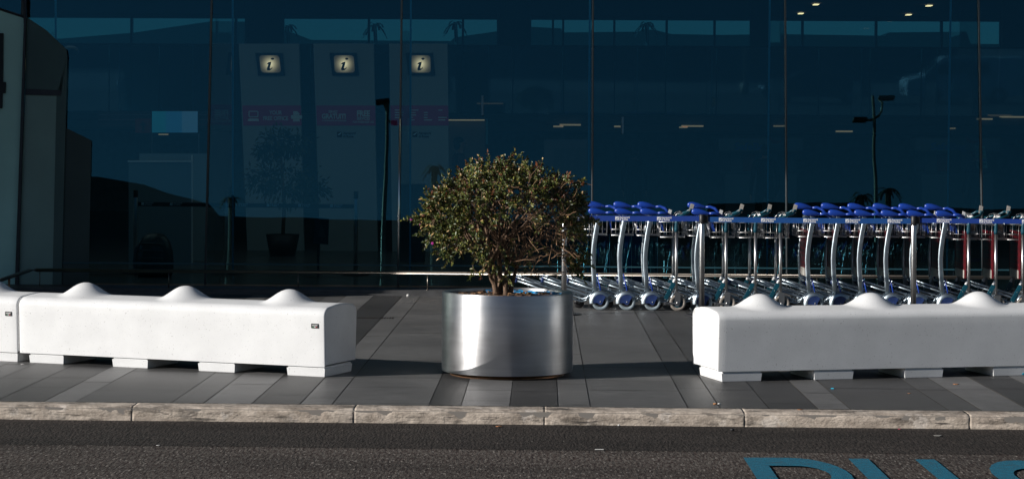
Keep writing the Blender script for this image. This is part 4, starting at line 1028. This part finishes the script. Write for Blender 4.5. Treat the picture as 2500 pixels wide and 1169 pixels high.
# pale glass booth
booth = mat('booth_panel', (.26, .33, .36), .4)
t = thing('counter_booth', 'pale grey square booth standing behind the glass under the tri-coloured screen', 'booth', (0, 0, 0))
slab(t, 'rear_panel', rect(340, 375, 505, pyf(29)), 29, booth); slab(t, 'front_panel', rect(314, 395, 466, pyf(28)), 28, mat('booth_front', (.18, .25, .29), .4)); slab(t, 'top_trim', rect(312, 392, 468, 396), 28, pale, -.01)
slab(t, 'side_panel', rect(466.5, 378, 470, pyf(28)), 28.02, pale)
# padded dark bag
t = thing('padded_bag', 'large black padded bag standing behind the glass near the left stanchion', 'bag', (P(378, 600, 25.3).x, 25.3, .05))
bm_ = mat('padded_black', (.012, .012, .014), .35, bump=.5, bscale=14, bdist=.02)
q = MB(); q.lathe([(0, 0), (.19, .0), (.215, .05), (.225, .16), (.215, .30), (.18, .42), (.11, .50), (0, .52)], 28, Matrix.Diagonal((1, .7, 1, 1))); q.build('body', bm_, t)
for k in range(5): MB().tube([(-.2 + .012 * k, -.1, .05 + .085 * k), (-.1, -.165, .06 + .085 * k), (.02, -.17, .06 + .085 * k), (.13, -.15, .055 + .085 * k)], .012, 8).build('padding_ridge', bm_, t)
MB().tube([(-.205, -.06, .02), (-.235, -.05, .18), (-.215, -.04, .34), (-.15, -.04, .42)], .018, 8).build('side_strap', mat('grey_strap', (.12, .12, .13), .4), t)
# dark notice on a post
t = thing('notice_stand', 'dark notice with a pale triangle on a thin post inside the glass', 'sign stand', (0, 0, 0))
slab(t, 'plate', [(768, 529), (803, 534), (801, 597), (764, 594)], 25.6, mat('notice_dark', (.02, .02, .025), .4)); slab(t, 'triangle', [(785, 545), (795, 580), (776, 579)], 25.6, mat('notice_grey', (.09, .08, .07), .6), -.004, .003)
slab(t, 'post', rect(774, 595, 779, pyf(25.6)), 25.65, M['dark_alu'])
t = thing('dark_cabinet', 'dark square cabinet behind the bright sunlit mullion left of the bush', 'cabinet', (0, 0, 0))
slab(t, 'body', rect(975, 453, 1033, pyf(29)), 29, mat('cab', (.02, .025, .03), .5), 0, .5); slab(t, 'top_panel', rect(973, 450, 1035, 454), 29, M['dark_alu'], -.01, .5)
t = thing('warm_partition', 'brownish lit partition just left of the top of the bush', 'partition', (0, 0, 0))
slab(t, 'panel', rect(1090, 295, 1185, pyf(36)), 36, mat('partition', (.22, .17, .14), .7)); slab(t, 'edge_glass', rect(1186, 290, 1191, 352), 35.9, mat('edge_glass', (.12, .32, .34), .3)); slab(t, 'light_trough', rect(1090, 292, 1183, 295), 35.9, emit_mat('trough', (1, .5, .25), .35))
t = thing('pale_cabinet', 'pale cupboard with double doors right of the bush top', 'cupboard', (0, 0, 0))
slab(t, 'body', rect(1328, 341, 1434, pyf(36)), 36, mat('cupboard', (.20, .20, .22), .6), 0, .5)
for a, c in ((1352, 1378), (1382, 1404), (1408, 1430)): slab(t, 'door', rect(a, 362, c, pyf(36) - 6), 36, mat('cup_door_%d' % a, (.15, .17, .19), .5), -.02, .018)
# vertical banners behind the trolleys
for px0, px1, top, colr, la in ((1456, 1487, 572, (.18, .03, .05), 'dark red banner panel behind the first blue trolley'), (1518, 1541, 568, (.01, .10, .24), 'blue banner panel with vertical lettering behind the second trolley'),
                             (1544, 1566, 568, (.005, .06, .18), 'plain deep blue banner panel right of the lettered one'), (1582, 1604, 580, (.06, .12, .12), 'grey-green banner panel behind the third trolley')):
    t = thing('banner_panel', la, 'banner', (0, 0, 0), 0, 'banner panels behind the trolleys'); slab(t, 'panel', rect(px0, top, px1, 690), 24.6, mat('banner_%d' % px0, colr, .5)); slab(t, 'edge_strip', rect(px1 + .3, top - 1, px1 + 1.8, 690), 24.6, pale)
    if px0 == 1518:
        p = P(1534, 676, 24.6); o = text('LUANIO', .075, 'lettering', mat('banner_print', (.12, .3, .4), .5), t, TR(p + Vector((0, -.004, 0))) @ UP @ Matrix.Rotation(R(90), 4, 'Z'), spacing=1.25)
# luggage wrapping kiosks
sb = mat('kiosk_blue', (.01, .12, .35), .5); sr = mat('kiosk_red', (.35, .02, .03), .5); kh = mat('kiosk_header', (.13, .17, .19), .5)
for dx, la in ((0, 'white luggage-wrapping kiosk with blue name over its counter, left one of two'), (480, 'white luggage-wrapping kiosk with blue name over its counter, nearest the right edge')):
    t = thing('wrapping_kiosk', la, 'kiosk', (0, 0, 0), 0, 'wrapping kiosks in the hall'); Y = 38
    slab(t, 'header', rect(1755 + dx, 338, 1961 + dx, 369), Y, kh, 0, .6); slab(t, 'counter', rect(1770 + dx, 425, 1945 + dx, pyf(Y)), Y, mat('kiosk_front', (.13, .17, .19), .5), 0, .6)
    slab(t, 'back_panel', rect(1765 + dx, 370, 1950 + dx, 424), Y, mat('kiosk_back', (.10, .13, .15), .6), .5)
    for a, c, cc in ((1768, 1790, (.05, .07, .09)), (1820, 1850, (.16, .05, .05)), (1880, 1905, (.18, .22, .24)), (1912, 1944, (.10, .14, .16))): slab(t, 'poster', rect(a + dx, 376, c + dx, 420), Y, mat('kp_%d_%d' % (a, dx), cc, .6), .48, .015)
    T_('SafeBag', 1793 + dx, 365.5, 17, Y, sb, t, -.006, bold=.04, sx=1.18)
    slab(t, 'winged_mark', [(1878 + dx, 331), (1886 + dx, 341), (1897 + dx, 343), (1910 + dx, 344), (1900 + dx, 351), (1886 + dx, 350), (1880 + dx, 343)], Y, sr, -.006, .004)
# coloured sheet stuck to the glass at the right
t = thing('taped_poster', 'yellowish green sheet taped inside the glass at the far right', 'poster', (0, 0, 0))
q = MB(); quad(q, [(2379, 355), (2405, 357), (2411, 411), (2384, 410)], 24.7, 0, .002); q.build('sheet', mat('sheet', (.40, .45, .30), .7, var=.35, vscale=25), t)
for k in range(5): slab(t, 'printed_block', [(2382 + k * .9, 361 + k * 9), (2403 + k, 362 + k * 9), (2404 + k, 367 + k * 9), (2383 + k * .9, 366 + k * 9)], 24.7, mat('blk_%d' % k, [(.45, .3, .2), (.2, .35, .2), (.5, .45, .2), (.25, .3, .35), (.15, .3, .2)][k], .7), -.003, .002)
# glass clamps
for px, py0, py1, la in ((1178, 234, 282, 'short blue clamp strip on the glass left of centre'), (1520, 286, 327, 'short blue clamp strip on the glass above the second trolley')):
    t = gslab(ves, 'clamp_strip', rect(px - 2.5, py0, px + 2.5, py1), mat('clamp_%d' % px, (.10, .24, .33), .4), .03, .01); t.parent = None; t.location = (0, 0, 0); tag(t, la, 'clamp', 'clamp strips on the glass')
# indoor plant in front of the left totem
def foliage_blob(mb, c, rx, ry, rz, n, rnd, L=(.06, .11)):
    for _ in range(n):
        d = Vector([rnd.gauss(0, 1) for _ in range(3)]).normalized(); f = rnd.uniform(.35, 1) * (1 + .3 * mnoise.noise(d * 2 + c))
        p = c + Vector((d.x * rx, d.y * ry, d.z * rz)) * f; ld = (d + Vector([rnd.uniform(-1, 1) for _ in range(3)]) + Vector((0, 0, -.6))).normalized(); s_ = ld.cross(Vector((rnd.uniform(-1, 1), 1, rnd.uniform(-1, 1)))).normalized()
        ll = rnd.uniform(*L); w_ = ll * .17; a = p; m_ = p + ld * ll * .5
        mb.poly([a, m_ + s_ * w_, p + ld * ll, m_ - s_ * w_])
pln = mat('indoor_leaf', (.03, .05, .02), .4); rp2 = random.Random(12); Y = 30.5
bp_ = P(690, 600, Y); t = thing('indoor_tree', 'dark leafy potted tree inside the glass in front of the left totem', 'potted tree', (bp_.x, Y, .05))
q = MB()
for px, py, r in ((680, 345, .32), (655, 370, .22), (720, 350, .26), (700, 445, .48), (640, 440, .30), (760, 465, .30)):
    v = P(px, py, Y) - t.location; foliage_blob(q, v, r, r * .8, r * .7, int(900 * r), rp2)
q.build('crown', pln, t, rec=False)
MB().tube([(0, 0, .2), (.02, 0, .7), (-.03, 0, 1.4)], [.03, .025, .015], 8).build('trunk', barkm, t); MB().lathe([(0, 0), (.18, 0), (.24, .3), (.2, .3), (.19, .26), (0, .26)], 24).build('pot', M['black'], t)

# ================================================================== people in the hall
skin_m = mat('skin', (.42, .24, .17), .5); hair_m = mat('hair', (.02, .014, .01), .6, bump=.4, bscale=60)
def person(label, px, Y, Hh, face, jacket, trousers, stride=.0, lean=0):
    g = P(px, 600, Y); t = thing('person', label, 'person', (g.x, Y, FLOORZ), face, 'travellers in the hall')
    k = Hh / 1.75
    # joints: (x right, y forward(-y is front), z), radius
    J = [((0, 0, .95), .135), ((0, .01, 1.12), .125), ((0, .01, 1.32), .155), ((0, 0, 1.44), .11), ((0, -.01, 1.50), .052), ((0, -.015, 1.56), .052), ((0, -.03, 1.63), .080), ((0, -.02, 1.70), .070)]
    E_ = [(0, 1), (1, 2), (2, 3), (3, 4), (4, 5), (5, 6), (6, 7)]
    for s in (-1, 1):
        b = len(J); st = stride * s
        J += [((.10 * s, 0, .88), .095), ((.11 * s, -st * .5 - .02, .49), .062), ((.11 * s, -st + .02 + (.03 if st < 0 else 0), .09), .040), ((.115 * s, -st - .05, .035), .036), ((.12 * s, -st - .14, .025), .028)]
        E_ += [(0, b), (b, b + 1), (b + 1, b + 2), (b + 2, b + 3), (b + 3, b + 4)]
        b = len(J); sw = -st * .6
        J += [((.19 * s, .01, 1.41), .062), ((.235 * s, .03 - sw * .3, 1.12), .045), ((.24 * s, -.06 - sw, .88), .033), ((.235 * s, -.08 - sw, .80), .028)]
        E_ += [(3, b), (b, b + 1), (b + 1, b + 2), (b + 2, b + 3)]
        h0 = b + 3
        for q in range(4):                       # four fingers and a thumb
            b2 = len(J); off = (-.026 + .017 * q)
            J += [((.235 * s, -.08 - sw + off, .765), .010), ((.232 * s, -.085 - sw + off, .725 - .006 * (q in (1, 2))), .008)]; E_ += [(h0, b2), (b2, b2 + 1)]
        b2 = len(J); J += [((.225 * s, -.115 - sw, .785), .010), ((.215 * s, -.125 - sw, .755), .008)]; E_ += [(h0, b2), (b2, b2 + 1)]
    me = bpy.data.meshes.new('p'); me.from_pydata([Vector(j[0]) * k + Vector((0, 0, 0)) for j in J], E_, [])
    o = bpy.data.objects.new('p', me); COL.objects.link(o)
    sk = o.modifiers.new('s', 'SKIN'); 
    for i, j in enumerate(J): me.skin_vertices[0].data[i].radius = (j[1] * k * (1.15 if i in (1, 2, 3) else 1), j[1] * k * (.8 if i in (1, 2, 3) else 1))
    me.skin_vertices[0].data[0].use_root = True
    o.modifiers.new('u', 'SUBSURF').levels = 1
    bpy.context.view_layer.update()
    bm_ = bpy.data.meshes.new_from_object(o.evaluated_get(bpy.context.evaluated_depsgraph_get()))
    COL.objects.unlink(o); bpy.data.objects.remove(o)
    bm_.name = 'body'; bm_.materials.clear()
    for mm in (jacket, trousers, skin_m, M['black']): bm_.materials.append(mm)
    for p in bm_.polygons:
        z = p.center.z / k; r = abs(p.center.x) / k; p.use_smooth = True
        p.material_index = 3 if z < .07 else 2 if z > 1.49 or (z < .84 and r > .19) else 1 if z < .90 and r < .19 else 0
    ob = bpy.data.objects.new('body', bm_); COL.objects.link(ob); ob.parent = t
    q = MB(); q.ellip(Vector((0, .012, 1.675)) * k, .076 * k, .088 * k, .080 * k, 16, 10); q.ellip(Vector((0, .035, 1.62)) * k, .078 * k, .06 * k, .085 * k, 14, 8); q.build('hair', hair_m, t)
    for s in (-1, 1):
        MB().ellip(Vector((.030 * s, -.106, 1.64)) * k, .012 * k, .006 * k, .007 * k, 8, 5).build('eye', M['black'], t)
        MB().ellip(Vector((.082 * s, -.015, 1.63)) * k, .010 * k, .020 * k, .030 * k, 8, 6).build('ear', skin_m, t)
    MB().ellip(Vector((0, -.118, 1.615)) * k, .012 * k, .018 * k, .022 * k, 8, 6).build('nose', skin_m, t); MB().ellip(Vector((0, -.105, 1.58)) * k, .024 * k, .006 * k, .006 * k, 8, 5).build('mouth', mat('lips', (.25, .08, .07), .5) if 'lips' not in bpy.data.materials else bpy.data.materials['lips'], t)
    return t
jn = mat('navy_jacket', (.02, .06, .14), .8); jb = mat('dark_jacket', (.010, .011, .013), .8); jr = mat('maroon_jacket', (.10, .03, .03), .8); tg_ = mat('grey_trousers', (.018, .018, .02), .85)
person('person in a blue jacket seen from behind, striding below the middle totem', 897, 40, 1.62, R(180), jn, tg_, .26)
person('person in a dark maroon top seen in profile just left of the bush', 1120, 34, 1.70, R(100), jr, tg_, .1)
person('person in dark clothes standing behind the first blue trolleys', 1547, 40, 1.56, R(165), jb, tg_, .05)
person('person in dark clothes at the counter of the left wrapping kiosk', 1866, 36, 1.62, R(190), jb, tg_, .0)

# ================================================================== the other side of the road (seen in the glass)
ob_m = mat('parking_wall', (.10, .10, .10), .9, var=.2, vscale=.3)
tag(MB().box((-60, -41, -.3), (60, -34, -.07)).build('far_pavement', M['ledge']), kind='structure')
def virt(px, Yr):                 # x of a thing at Yr whose mirror image shows at column px
    d = ray(px, 500); k = (2 * GY - Yr) / d.y; return d.x * k
def refl_h(px, py, Yr):           # its height for mirror image row py
    g = gpt(px, py); e = math.atan2(g.z - CAM_H, g.y) + 2 * math.atan(LEAN); return g.z + (g.y - Yr) * math.tan(e)
def block(name, label, cat, pxs, Y0, depth, floors=3):
    t = thing(name, label, cat, (virt(pxs[0][0], Y0), Y0, 0), 0)
    top = [(virt(px, Y0) - t.location.x, refl_h(px, py, Y0)) for px, py in pxs]
    top.sort(); pts = [(top[0][0], -.1)] + top + [(top[-1][0], -.1)]
    MB().prism(pts, 0, depth, UP.inverted() @ Matrix.Identity(4) if False else UP).build('wall', ob_m, t)
    for fl in range(floors):
        z = 2.2 + fl * 3.2; MB().box((top[0][0] + .5, -.0 + .02, z), (top[-1][0] - .5, .06, z + 1.3)).build('window_band', M['black'], t)
    MB().box((top[0][0] + 1, .02, -.05), (top[0][0] + 4, .08, 2.1)).build('door', M['dark_alu'], t)
    return t
block('car_park', 'long low dark building across the road, reflected in the glass', 'building', [(500, 528), (1000, 538), (1728, 546)], -42, 12)
block('terminal_wing', 'dark wing with a falling roofline across the road, reflected at the left', 'building', [(-500, 395), (215, 432), (330, 452), (500, 500), (515, 527)], -40, 12, 3)
block('office_block', 'slightly taller dark block across the road, reflected behind the trolleys', 'building', [(1735, 496), (2120, 494), (2125, 506), (2800, 512)], -41, 12)
lampd = mat('lamp_post_paint', (.34, .25, .18), .5, .3)
def lamp(label, px, Yr, ytop, arms):
    X = virt(px, Yr); t = thing('street_lamp', label, 'street lamp', (X, Yr, ROAD_Z), 0, 'street lamps across the road')
    Ht = refl_h(px, ytop, Yr)
    MB().tube([(0, 0, 0), (0, 0, Ht * .5), (0, 0, Ht)], [.08, .065, .045], 14).lathe([(0, 0), (.2, 0), (.2, .5), (.12, .6), (0, .6)], 16).build('pole', lampd, t)
    for pts in arms:
        w = [Vector((virt(x, Yr) - X, 0, refl_h(px, y, Yr) - ROAD_Z)) for x, y in pts]
        MB().tube(w[:-1], .035, 8).build('arm', lampd, t)
        h, d = w[-2], (w[-1] - w[-2]); c = h + d * .5
        mt = TR(c) @ Matrix.Rotation(-math.atan2(d.z, d.x), 4, 'Y'); L_ = d.length / 2
        MB().box((-L_, -.14, -.05), (L_, .14, .06), mt, bev=.03).build('lamp_head', M['black'], t)
lamp('double-armed street lamp mirrored in the glass above the right trolleys', 2151, -12, 228, [[(2151, 290), (2163, 284), (2172, 272), (2176, 252), (2165, 241), (2206, 240)], [(2151, 290), (2140, 294), (2132, 293), (2098, 293)]])
lamp('street lamp mirrored in the glass below the middle totem', 934, -12, 235, [[(932, 268), (926, 256), (938, 245), (906, 250)], [(934, 290), (942, 298), (944, 299), (960, 301)]])
palm_m = mat('palm_frond', (.035, .04, .02), .6)
for px, py, s_, la in ((2115, 478, 1, 'palm tree mirrored left of the lamp post'), (2183, 462, .9, 'palm tree mirrored right of the lamp post'), (1700, 508, .8, 'palm tree mirrored above the teal trolley'), (552, 483, .7, 'palm tree mirrored above the second inner stanchion'), (1055, 410, .8, 'palm tree mirrored just left of the bush')):
    Yr = -30; X = virt(px, Yr); Hp = refl_h(px, py, Yr); t = thing('palm_tree', la, 'palm tree', (X, Yr, 0), 0, 'palm trees across the road')
    MB().tube([(0, 0, -.1), (.1, 0, Hp * .5), (0, 0, Hp)], [.2, .14, .11], 10).build('trunk', barkm, t)
    q = MB(); rnd = random.Random(px)
    for k in range(15):
        a = k * 2.4; up = rnd.uniform(.1, .9); Lf = rnd.uniform(.5, .8) * s_; prev = Vector((0, 0, Hp))
        for i in range(1, 6):
            u = i / 5; cur = Vector((math.cos(a) * Lf * u, math.sin(a) * Lf * u, Hp + Lf * (up * u - 1.0 * u * u))); w_ = .10 * s_ * (1 - u * .7)
            sd_ = Vector((-math.sin(a), math.cos(a), 0)) * w_
            q.poly([prev - sd_, prev + sd_, cur + sd_ + Vector((0, 0, -.05)), cur - sd_ + Vector((0, 0, -.05))]); prev = cur
    q.build('crown', palm_m, t, rec=False)

# ================================================================== cars passing behind the camera (mirrored in the balcony glass)
def car(label, X, Y, paint, van=False, group='cars on the near lane', flip=1):
    t = thing('car', label, 'van' if van else 'car', (X, Y, ROAD_Z), 0 if flip > 0 else math.pi, group)
    Hc = 2.0 if van else 1.46; w = .95 if van else .88; wh = .33
    if van: prof = [(-2.5, .35), (-2.55, .75), (-2.45, 1.05), (-1.75, 1.22), (-1.15, 1.85), (-.9, 2.0), (2.4, 2.0), (2.5, 1.9), (2.52, .4)]
    else: prof = [(-2.25, .30), (-2.3, .55), (-2.2, .78), (-1.25, .98), (-.55, 1.38), (-.25, 1.45), (.75, 1.46), (1.1, 1.38), (1.75, 1.05), (2.2, .98), (2.28, .75), (2.25, .30)]
    def archd(cx): return [(cx + .40 * math.cos(R(a)), .30 + .40 * math.sin(R(a))) for a in range(0, 181, 20)]
    low = archd(1.4) + archd(-1.4)
    out = prof + low
    bm = bmesh.new(); cols = []
    for yy in (-1, -.86, 0, .86, 1):
        s_ = abs(yy); row = []
        for x, z in out:
            tum = max(0, (z - .95)) * .32; y = yy * (w - tum * (1 if s_ > .5 else 0)); zz = z - (.04 if s_ == 1 and z > 1 else 0)
            row.append(bm.verts.new((x, y, zz)))
        cols.append(row)
    n_ = len(out)
    for a, b in zip(cols[:-1], cols[1:]):
        for i in range(n_): bm.faces.new((a[i], a[(i + 1) % n_], b[(i + 1) % n_], b[i]))
    bm.faces.new(cols[0][::-1]); bm.faces.new(cols[-1]); bmesh.ops.recalc_face_normals(bm, faces=bm.faces[:])
    me = bpy.data.meshes.new('body'); bm.to_mesh(me); bm.free(); me.materials.append(paint); o = bpy.data.objects.new('body', me); COL.objects.link(o); o.parent = t
    for sy in (-1, 1):
        for cx in (-1.4, 1.4):
            mtx = TR((cx, sy * (w - .12), wh)) @ Matrix.Rotation(R(90), 4, 'X')
            wo = MB().lathe([(.2, -.1), (wh - .02, -.1), (wh, -.07), (wh, .07), (wh - .02, .1), (.2, .1)], 28, mtx, closed=True).build('wheel', M['black'], t)
            MB().lathe([(0, -.09), (.19, -.095), (.2, 0), (.19, .095), (0, .09)], 18, mtx).build('rim', M['wire'], wo)
        wz0, wz1 = (1.05, 1.37) if not van else (1.25, 1.75)
        for xa, xb, sl0, sl1 in (((-.95, .05, .42, 0), (.12, 1.2, 0, .30)) if not van else ((-1.35, -.45, .35, 0), (-.35, 1.0, 0, 0))):
            yo = lambda z: sy * (w - max(0, z - .95) * .32 + .004)
            MB().poly([(xa, yo(wz0), wz0), (xb, yo(wz0), wz0), (xb - sl1, yo(wz1), wz1), (xa + sl0, yo(wz1), wz1)]) 
            q = MB(); q.poly([(xa, yo(wz0), wz0), (xb, yo(wz0), wz0), (xb - sl1, yo(wz1), wz1), (xa + sl0, yo(wz1), wz1)]); q.build('side_window', M['black'], t, rec=False)
        hx, hz = (-2.32, .68) if not van else (-2.56, .85)
        MB().ellip(Vector((hx + .06, sy * (w - .22), hz)), .07, .16, .09, 14, 8).build('headlight', M['white'], t)
        MB().ellip(Vector((-.85, sy * (w + .06), 1.02)), .06, .09, .07, 12, 8).build('mirror', paint, t)
    x0_, z0_, x1_, z1_ = (-1.18, 1.02, -.60, 1.37) if not van else (-1.70, 1.27, -1.18, 1.82)
    MB().poly([(x0_ - .015, -.7, z0_ + .02), (x0_ - .015, .7, z0_ + .02), (x1_ - .015, .6, z1_ + .02), (x1_ - .015, -.6, z1_ + .02)]) and None
    q = MB(); q.poly([(x0_ - .02, -.7, z0_ + .02), (x0_ - .02, .7, z0_ + .02), (x1_ - .02, .6, z1_ + .02), (x1_ - .02, -.6, z1_ + .02)]); q.build('windscreen', M['black'], t, rec=False)
    gx = -2.30 if not van else -2.56
    q = MB()
    for k in range(8): q.box((gx - .02, -.42 + k * .11, .45), (gx + .02, -.40 + k * .11, .66))
    q.box((gx - .02, -.48, .66), (gx + .02, .48, .69)).box((gx - .02, -.48, .43), (gx + .02, .48, .455)); q.build('grille', M['wire'], t)
    return t
silver = mat('silver_paint', (.45, .47, .50), .25, .6, coat=.5); whitep = mat('white_paint', (.75, .75, .74), .3, coat=.5); darkp = mat('dark_paint', (.02, .022, .03), .25, coat=.6)
def mir(px, Yc, Yp=44): d = ray(px, 200); return d.x / d.y * (2 * Yp - Yc)
car('silver saloon car on the road, faintly mirrored behind the left totems', mir(800, -5), -5, silver)
car('white car on the road, faintly mirrored near the left end of the hall', mir(420, -6.5), -6.5, whitep)
car('dark car on the road, faintly mirrored above the teal trolleys', mir(1990, -5), -5, darkp)
car('white van on the road, faintly mirrored at the right', mir(2350, -6), -6, whitep, van=True)

# ================================================================== litter and small things on the ground
def litter(name, label, cat, px, py, z, fn, mtl, rz=0, grp=None):
    g = G(px, py, z); q = MB(); fn(q); o = q.build(name, mtl); o.location = (g.x, g.y, z + .001); o.rotation_euler.z = rz; return tag(o, label, cat, grp)
orange = mat('filter_orange', (.45, .20, .07), .8); whitepaper = mat('paper_white', (.65, .64, .62), .8); cyanp = mat('cyan_scrap', (.01, .30, .45), .5); leafd = mat('fallen_leaf', (.40, .17, .07), .8); pinkp = mat('pink_scrap', (.6, .08, .14), .6)
cig = lambda q: q.tube([(-.025, 0, .004), (0, 0, .004)], .004, 8)
g = G(1751, 987, 0); t = thing('cigarette_end', 'cigarette end lying on the paving just behind the kerb, below the right barrier', 'cigarette end', (g.x, g.y, .001), R(6))
MB().tube([(-.025, 0, .0042), (.002, 0, .0042)], .004, 8).build('filter', orange, t); MB().tube([(.0022, 0, .0042), (.022, 0, .0042)], .004, 8).build('paper_tube', whitepaper, t)
scrap = lambda w, d: (lambda q: q.prism([(-w, -d), (w * .2, -d * 1.2), (w, -d * .3), (w * .8, d), (-w * .3, d * .8), (-w * 1.1, d * .3)], 0, .002))
leaff = lambda q: q.prism([(-.02, 0), (-.008, -.009), (.008, -.008), (.02, .002), (.006, .010), (-.008, .008)], .0005, .004)
litter('plastic_scrap', 'small bright blue plastic curl on the paving in front of the right barrier', 'scrap', 2034, 950, 0, lambda q: q.tube([(-.012, .01, .004), (0, 0, .006), (.004, -.012, .004)], .004, 6), cyanp)
litter('plastic_scrap', 'crumpled cyan plastic piece at the right edge by the barrier foot', 'scrap', 2496, 916, 0, lambda q: q.ellip((0, 0, .012), .026, .016, .012, 9, 6), cyanp)
litter('dry_leaf', 'orange dry leaf on the paving near the right end, farthest from the kerb', 'leaf', 2334, 938, 0, leaff, leafd)
litter('dry_leaf', 'tiny brown leaf on the paving between the blue curl and the orange leaf', 'leaf', 2220, 960, 0, lambda q: q.prism([(-.012, 0), (0, -.004), (.012, 0), (0, .004)], 0, .002), leafd)
litter('dry_leaf', 'brown leaf at the back edge of the kerb below the right barrier', 'leaf', 1953, 1000, .004, lambda q: q.prism([(-.016, 0), (0, -.006), (.016, 0), (0, .006)], 0, .003), leafd)
litter('dry_leaf', 'orange leaf on the road against the kerb below the planter', 'leaf', 1218, 1041, ROAD_Z + .004, leaff, leafd, .3)
litter('paper_scrap', 'white paper strip lying on the coarse asphalt right of centre', 'paper', 1463, 1097, ROAD_Z + .004, lambda q: q.box((-.024, -.010, 0), (.024, .010, .002)), whitepaper, .05)
litter('paper_scrap', 'small white crumb on the road by the kerb, right of the orange leaf', 'paper', 1511, 1039, ROAD_Z + .004, lambda q: q.ellip((0, 0, .004), .008, .006, .005, 8, 5), whitepaper)
litter('paper_scrap', 'pink scrap on the road at the kerb foot near the right end', 'scrap', 2196, 1047, ROAD_Z + .004, scrap(.008, .006), pinkp)
litter('paper_scrap', 'grey flat scrap on the road near the kerb at the right', 'scrap', 2290, 1063, ROAD_Z + .004, scrap(.022, .02), mat('grey_scrap', (.25, .24, .22), .8))
litter('paper_scrap', 'pale scrap on the smooth road strip at the left', 'scrap', 386, 1087, ROAD_Z + .004, scrap(.010, .006), whitepaper)
litter('pebble', 'dark stone on the road strip near the kerb at the right', 'pebble', 1788, 1052, ROAD_Z + .004, lambda q: q.ellip((0, 0, .008), .014, .010, .009, 9, 6), M['black'])
litter('pebble', 'white crumb at the foot of the plinth left of the planter', 'pebble', 996, 724, 0, lambda q: q.ellip((0, 0, .012), .018, .012, .014, 9, 6), whitepaper)
litter('paper_scrap', 'white scrap on the paving beside the left barrier joint', 'paper', 55, 889, 0, scrap(.012, .01), whitepaper)
# slotted drain in the paving
dk = mat('drain_dark', (.03, .022, .018), .8); g0 = G(915, 776, 0)
t = thing('slot_drain', 'short rusty slotted drain let into the paving behind the left barrier', 'drain', (g0.x, g0.y, 0))
for k in range(15):
    x = -.17 + k * .024; l_ = .075 if k % 4 else .045
    MB().box((x - .004, -l_, .001), (x + .004, l_, .003)).build('slot', dk, t)

# distant skyline seen through the hall's far window
hm = mat('far_hill', (.02, .03, .03), .9)
t_ = MB(); Yh = 130
t_.prism([(P(x, y, Yh).x, P(x, y, Yh).z) for x, y in ((-600, 90), (150, 95), (330, 80), (520, 52), (600, 54), (700, 75), (760, 98), (1100, 101), (1110, 92), (1290, 66), (1370, 70), (1375, 80), (1560, 78), (1570, 72), (1600, 74), (1640, 84), (1760, 86), (1900, 84), (2160, 88), (2170, 80), (2360, 78), (2370, 108), (3000, 110))] + [(P(3000, 110, Yh).x, -1), (P(-600, 110, Yh).x, -1)], -3, 0, TR((0, Yh, 0)) @ UP)
tag(t_.build('hills', hm), kind='structure')
for px, py in ((702, 66), (915, 62), (1112, 58), (1578, 60)):
    Yr = 100; v = P(px, py, Yr); t = thing('palm_tree', {702: 'tiny palm seen through the far window strip above the left totem', 915: 'tiny leaning palm seen through the far window strip between two totems', 1112: 'tall tiny palm seen through the far window strip above the bush', 1578: 'tiny palm seen through the far window strip above the trolleys'}[px], 'palm tree', (v.x, Yr, 0), 0, 'palm trees beyond the hall')
    MB().tube([(0, 0, -.1), (.15, 0, v.z * .6), (0, 0, v.z)], [.16, .1, .08], 8).build('trunk', hm, t)
    q = MB()
    for k in range(13):
        a = k * 2.4; prev = Vector((0, 0, v.z))
        for i in range(1, 5):
            u = i / 4; cur = Vector((math.cos(a) * .6 * u, math.sin(a) * .6 * u, v.z + .6 * ((k % 4) * .3 * u - 1.0 * u * u))); sd_ = Vector((-math.sin(a), math.cos(a), 0)) * .05
            q.poly([prev - sd_, prev + sd_, cur + sd_ + Vector((0, 0, -.03)), cur - sd_ + Vector((0, 0, -.03))]); prev = cur
    q.build('crown', hm, t, rec=False)
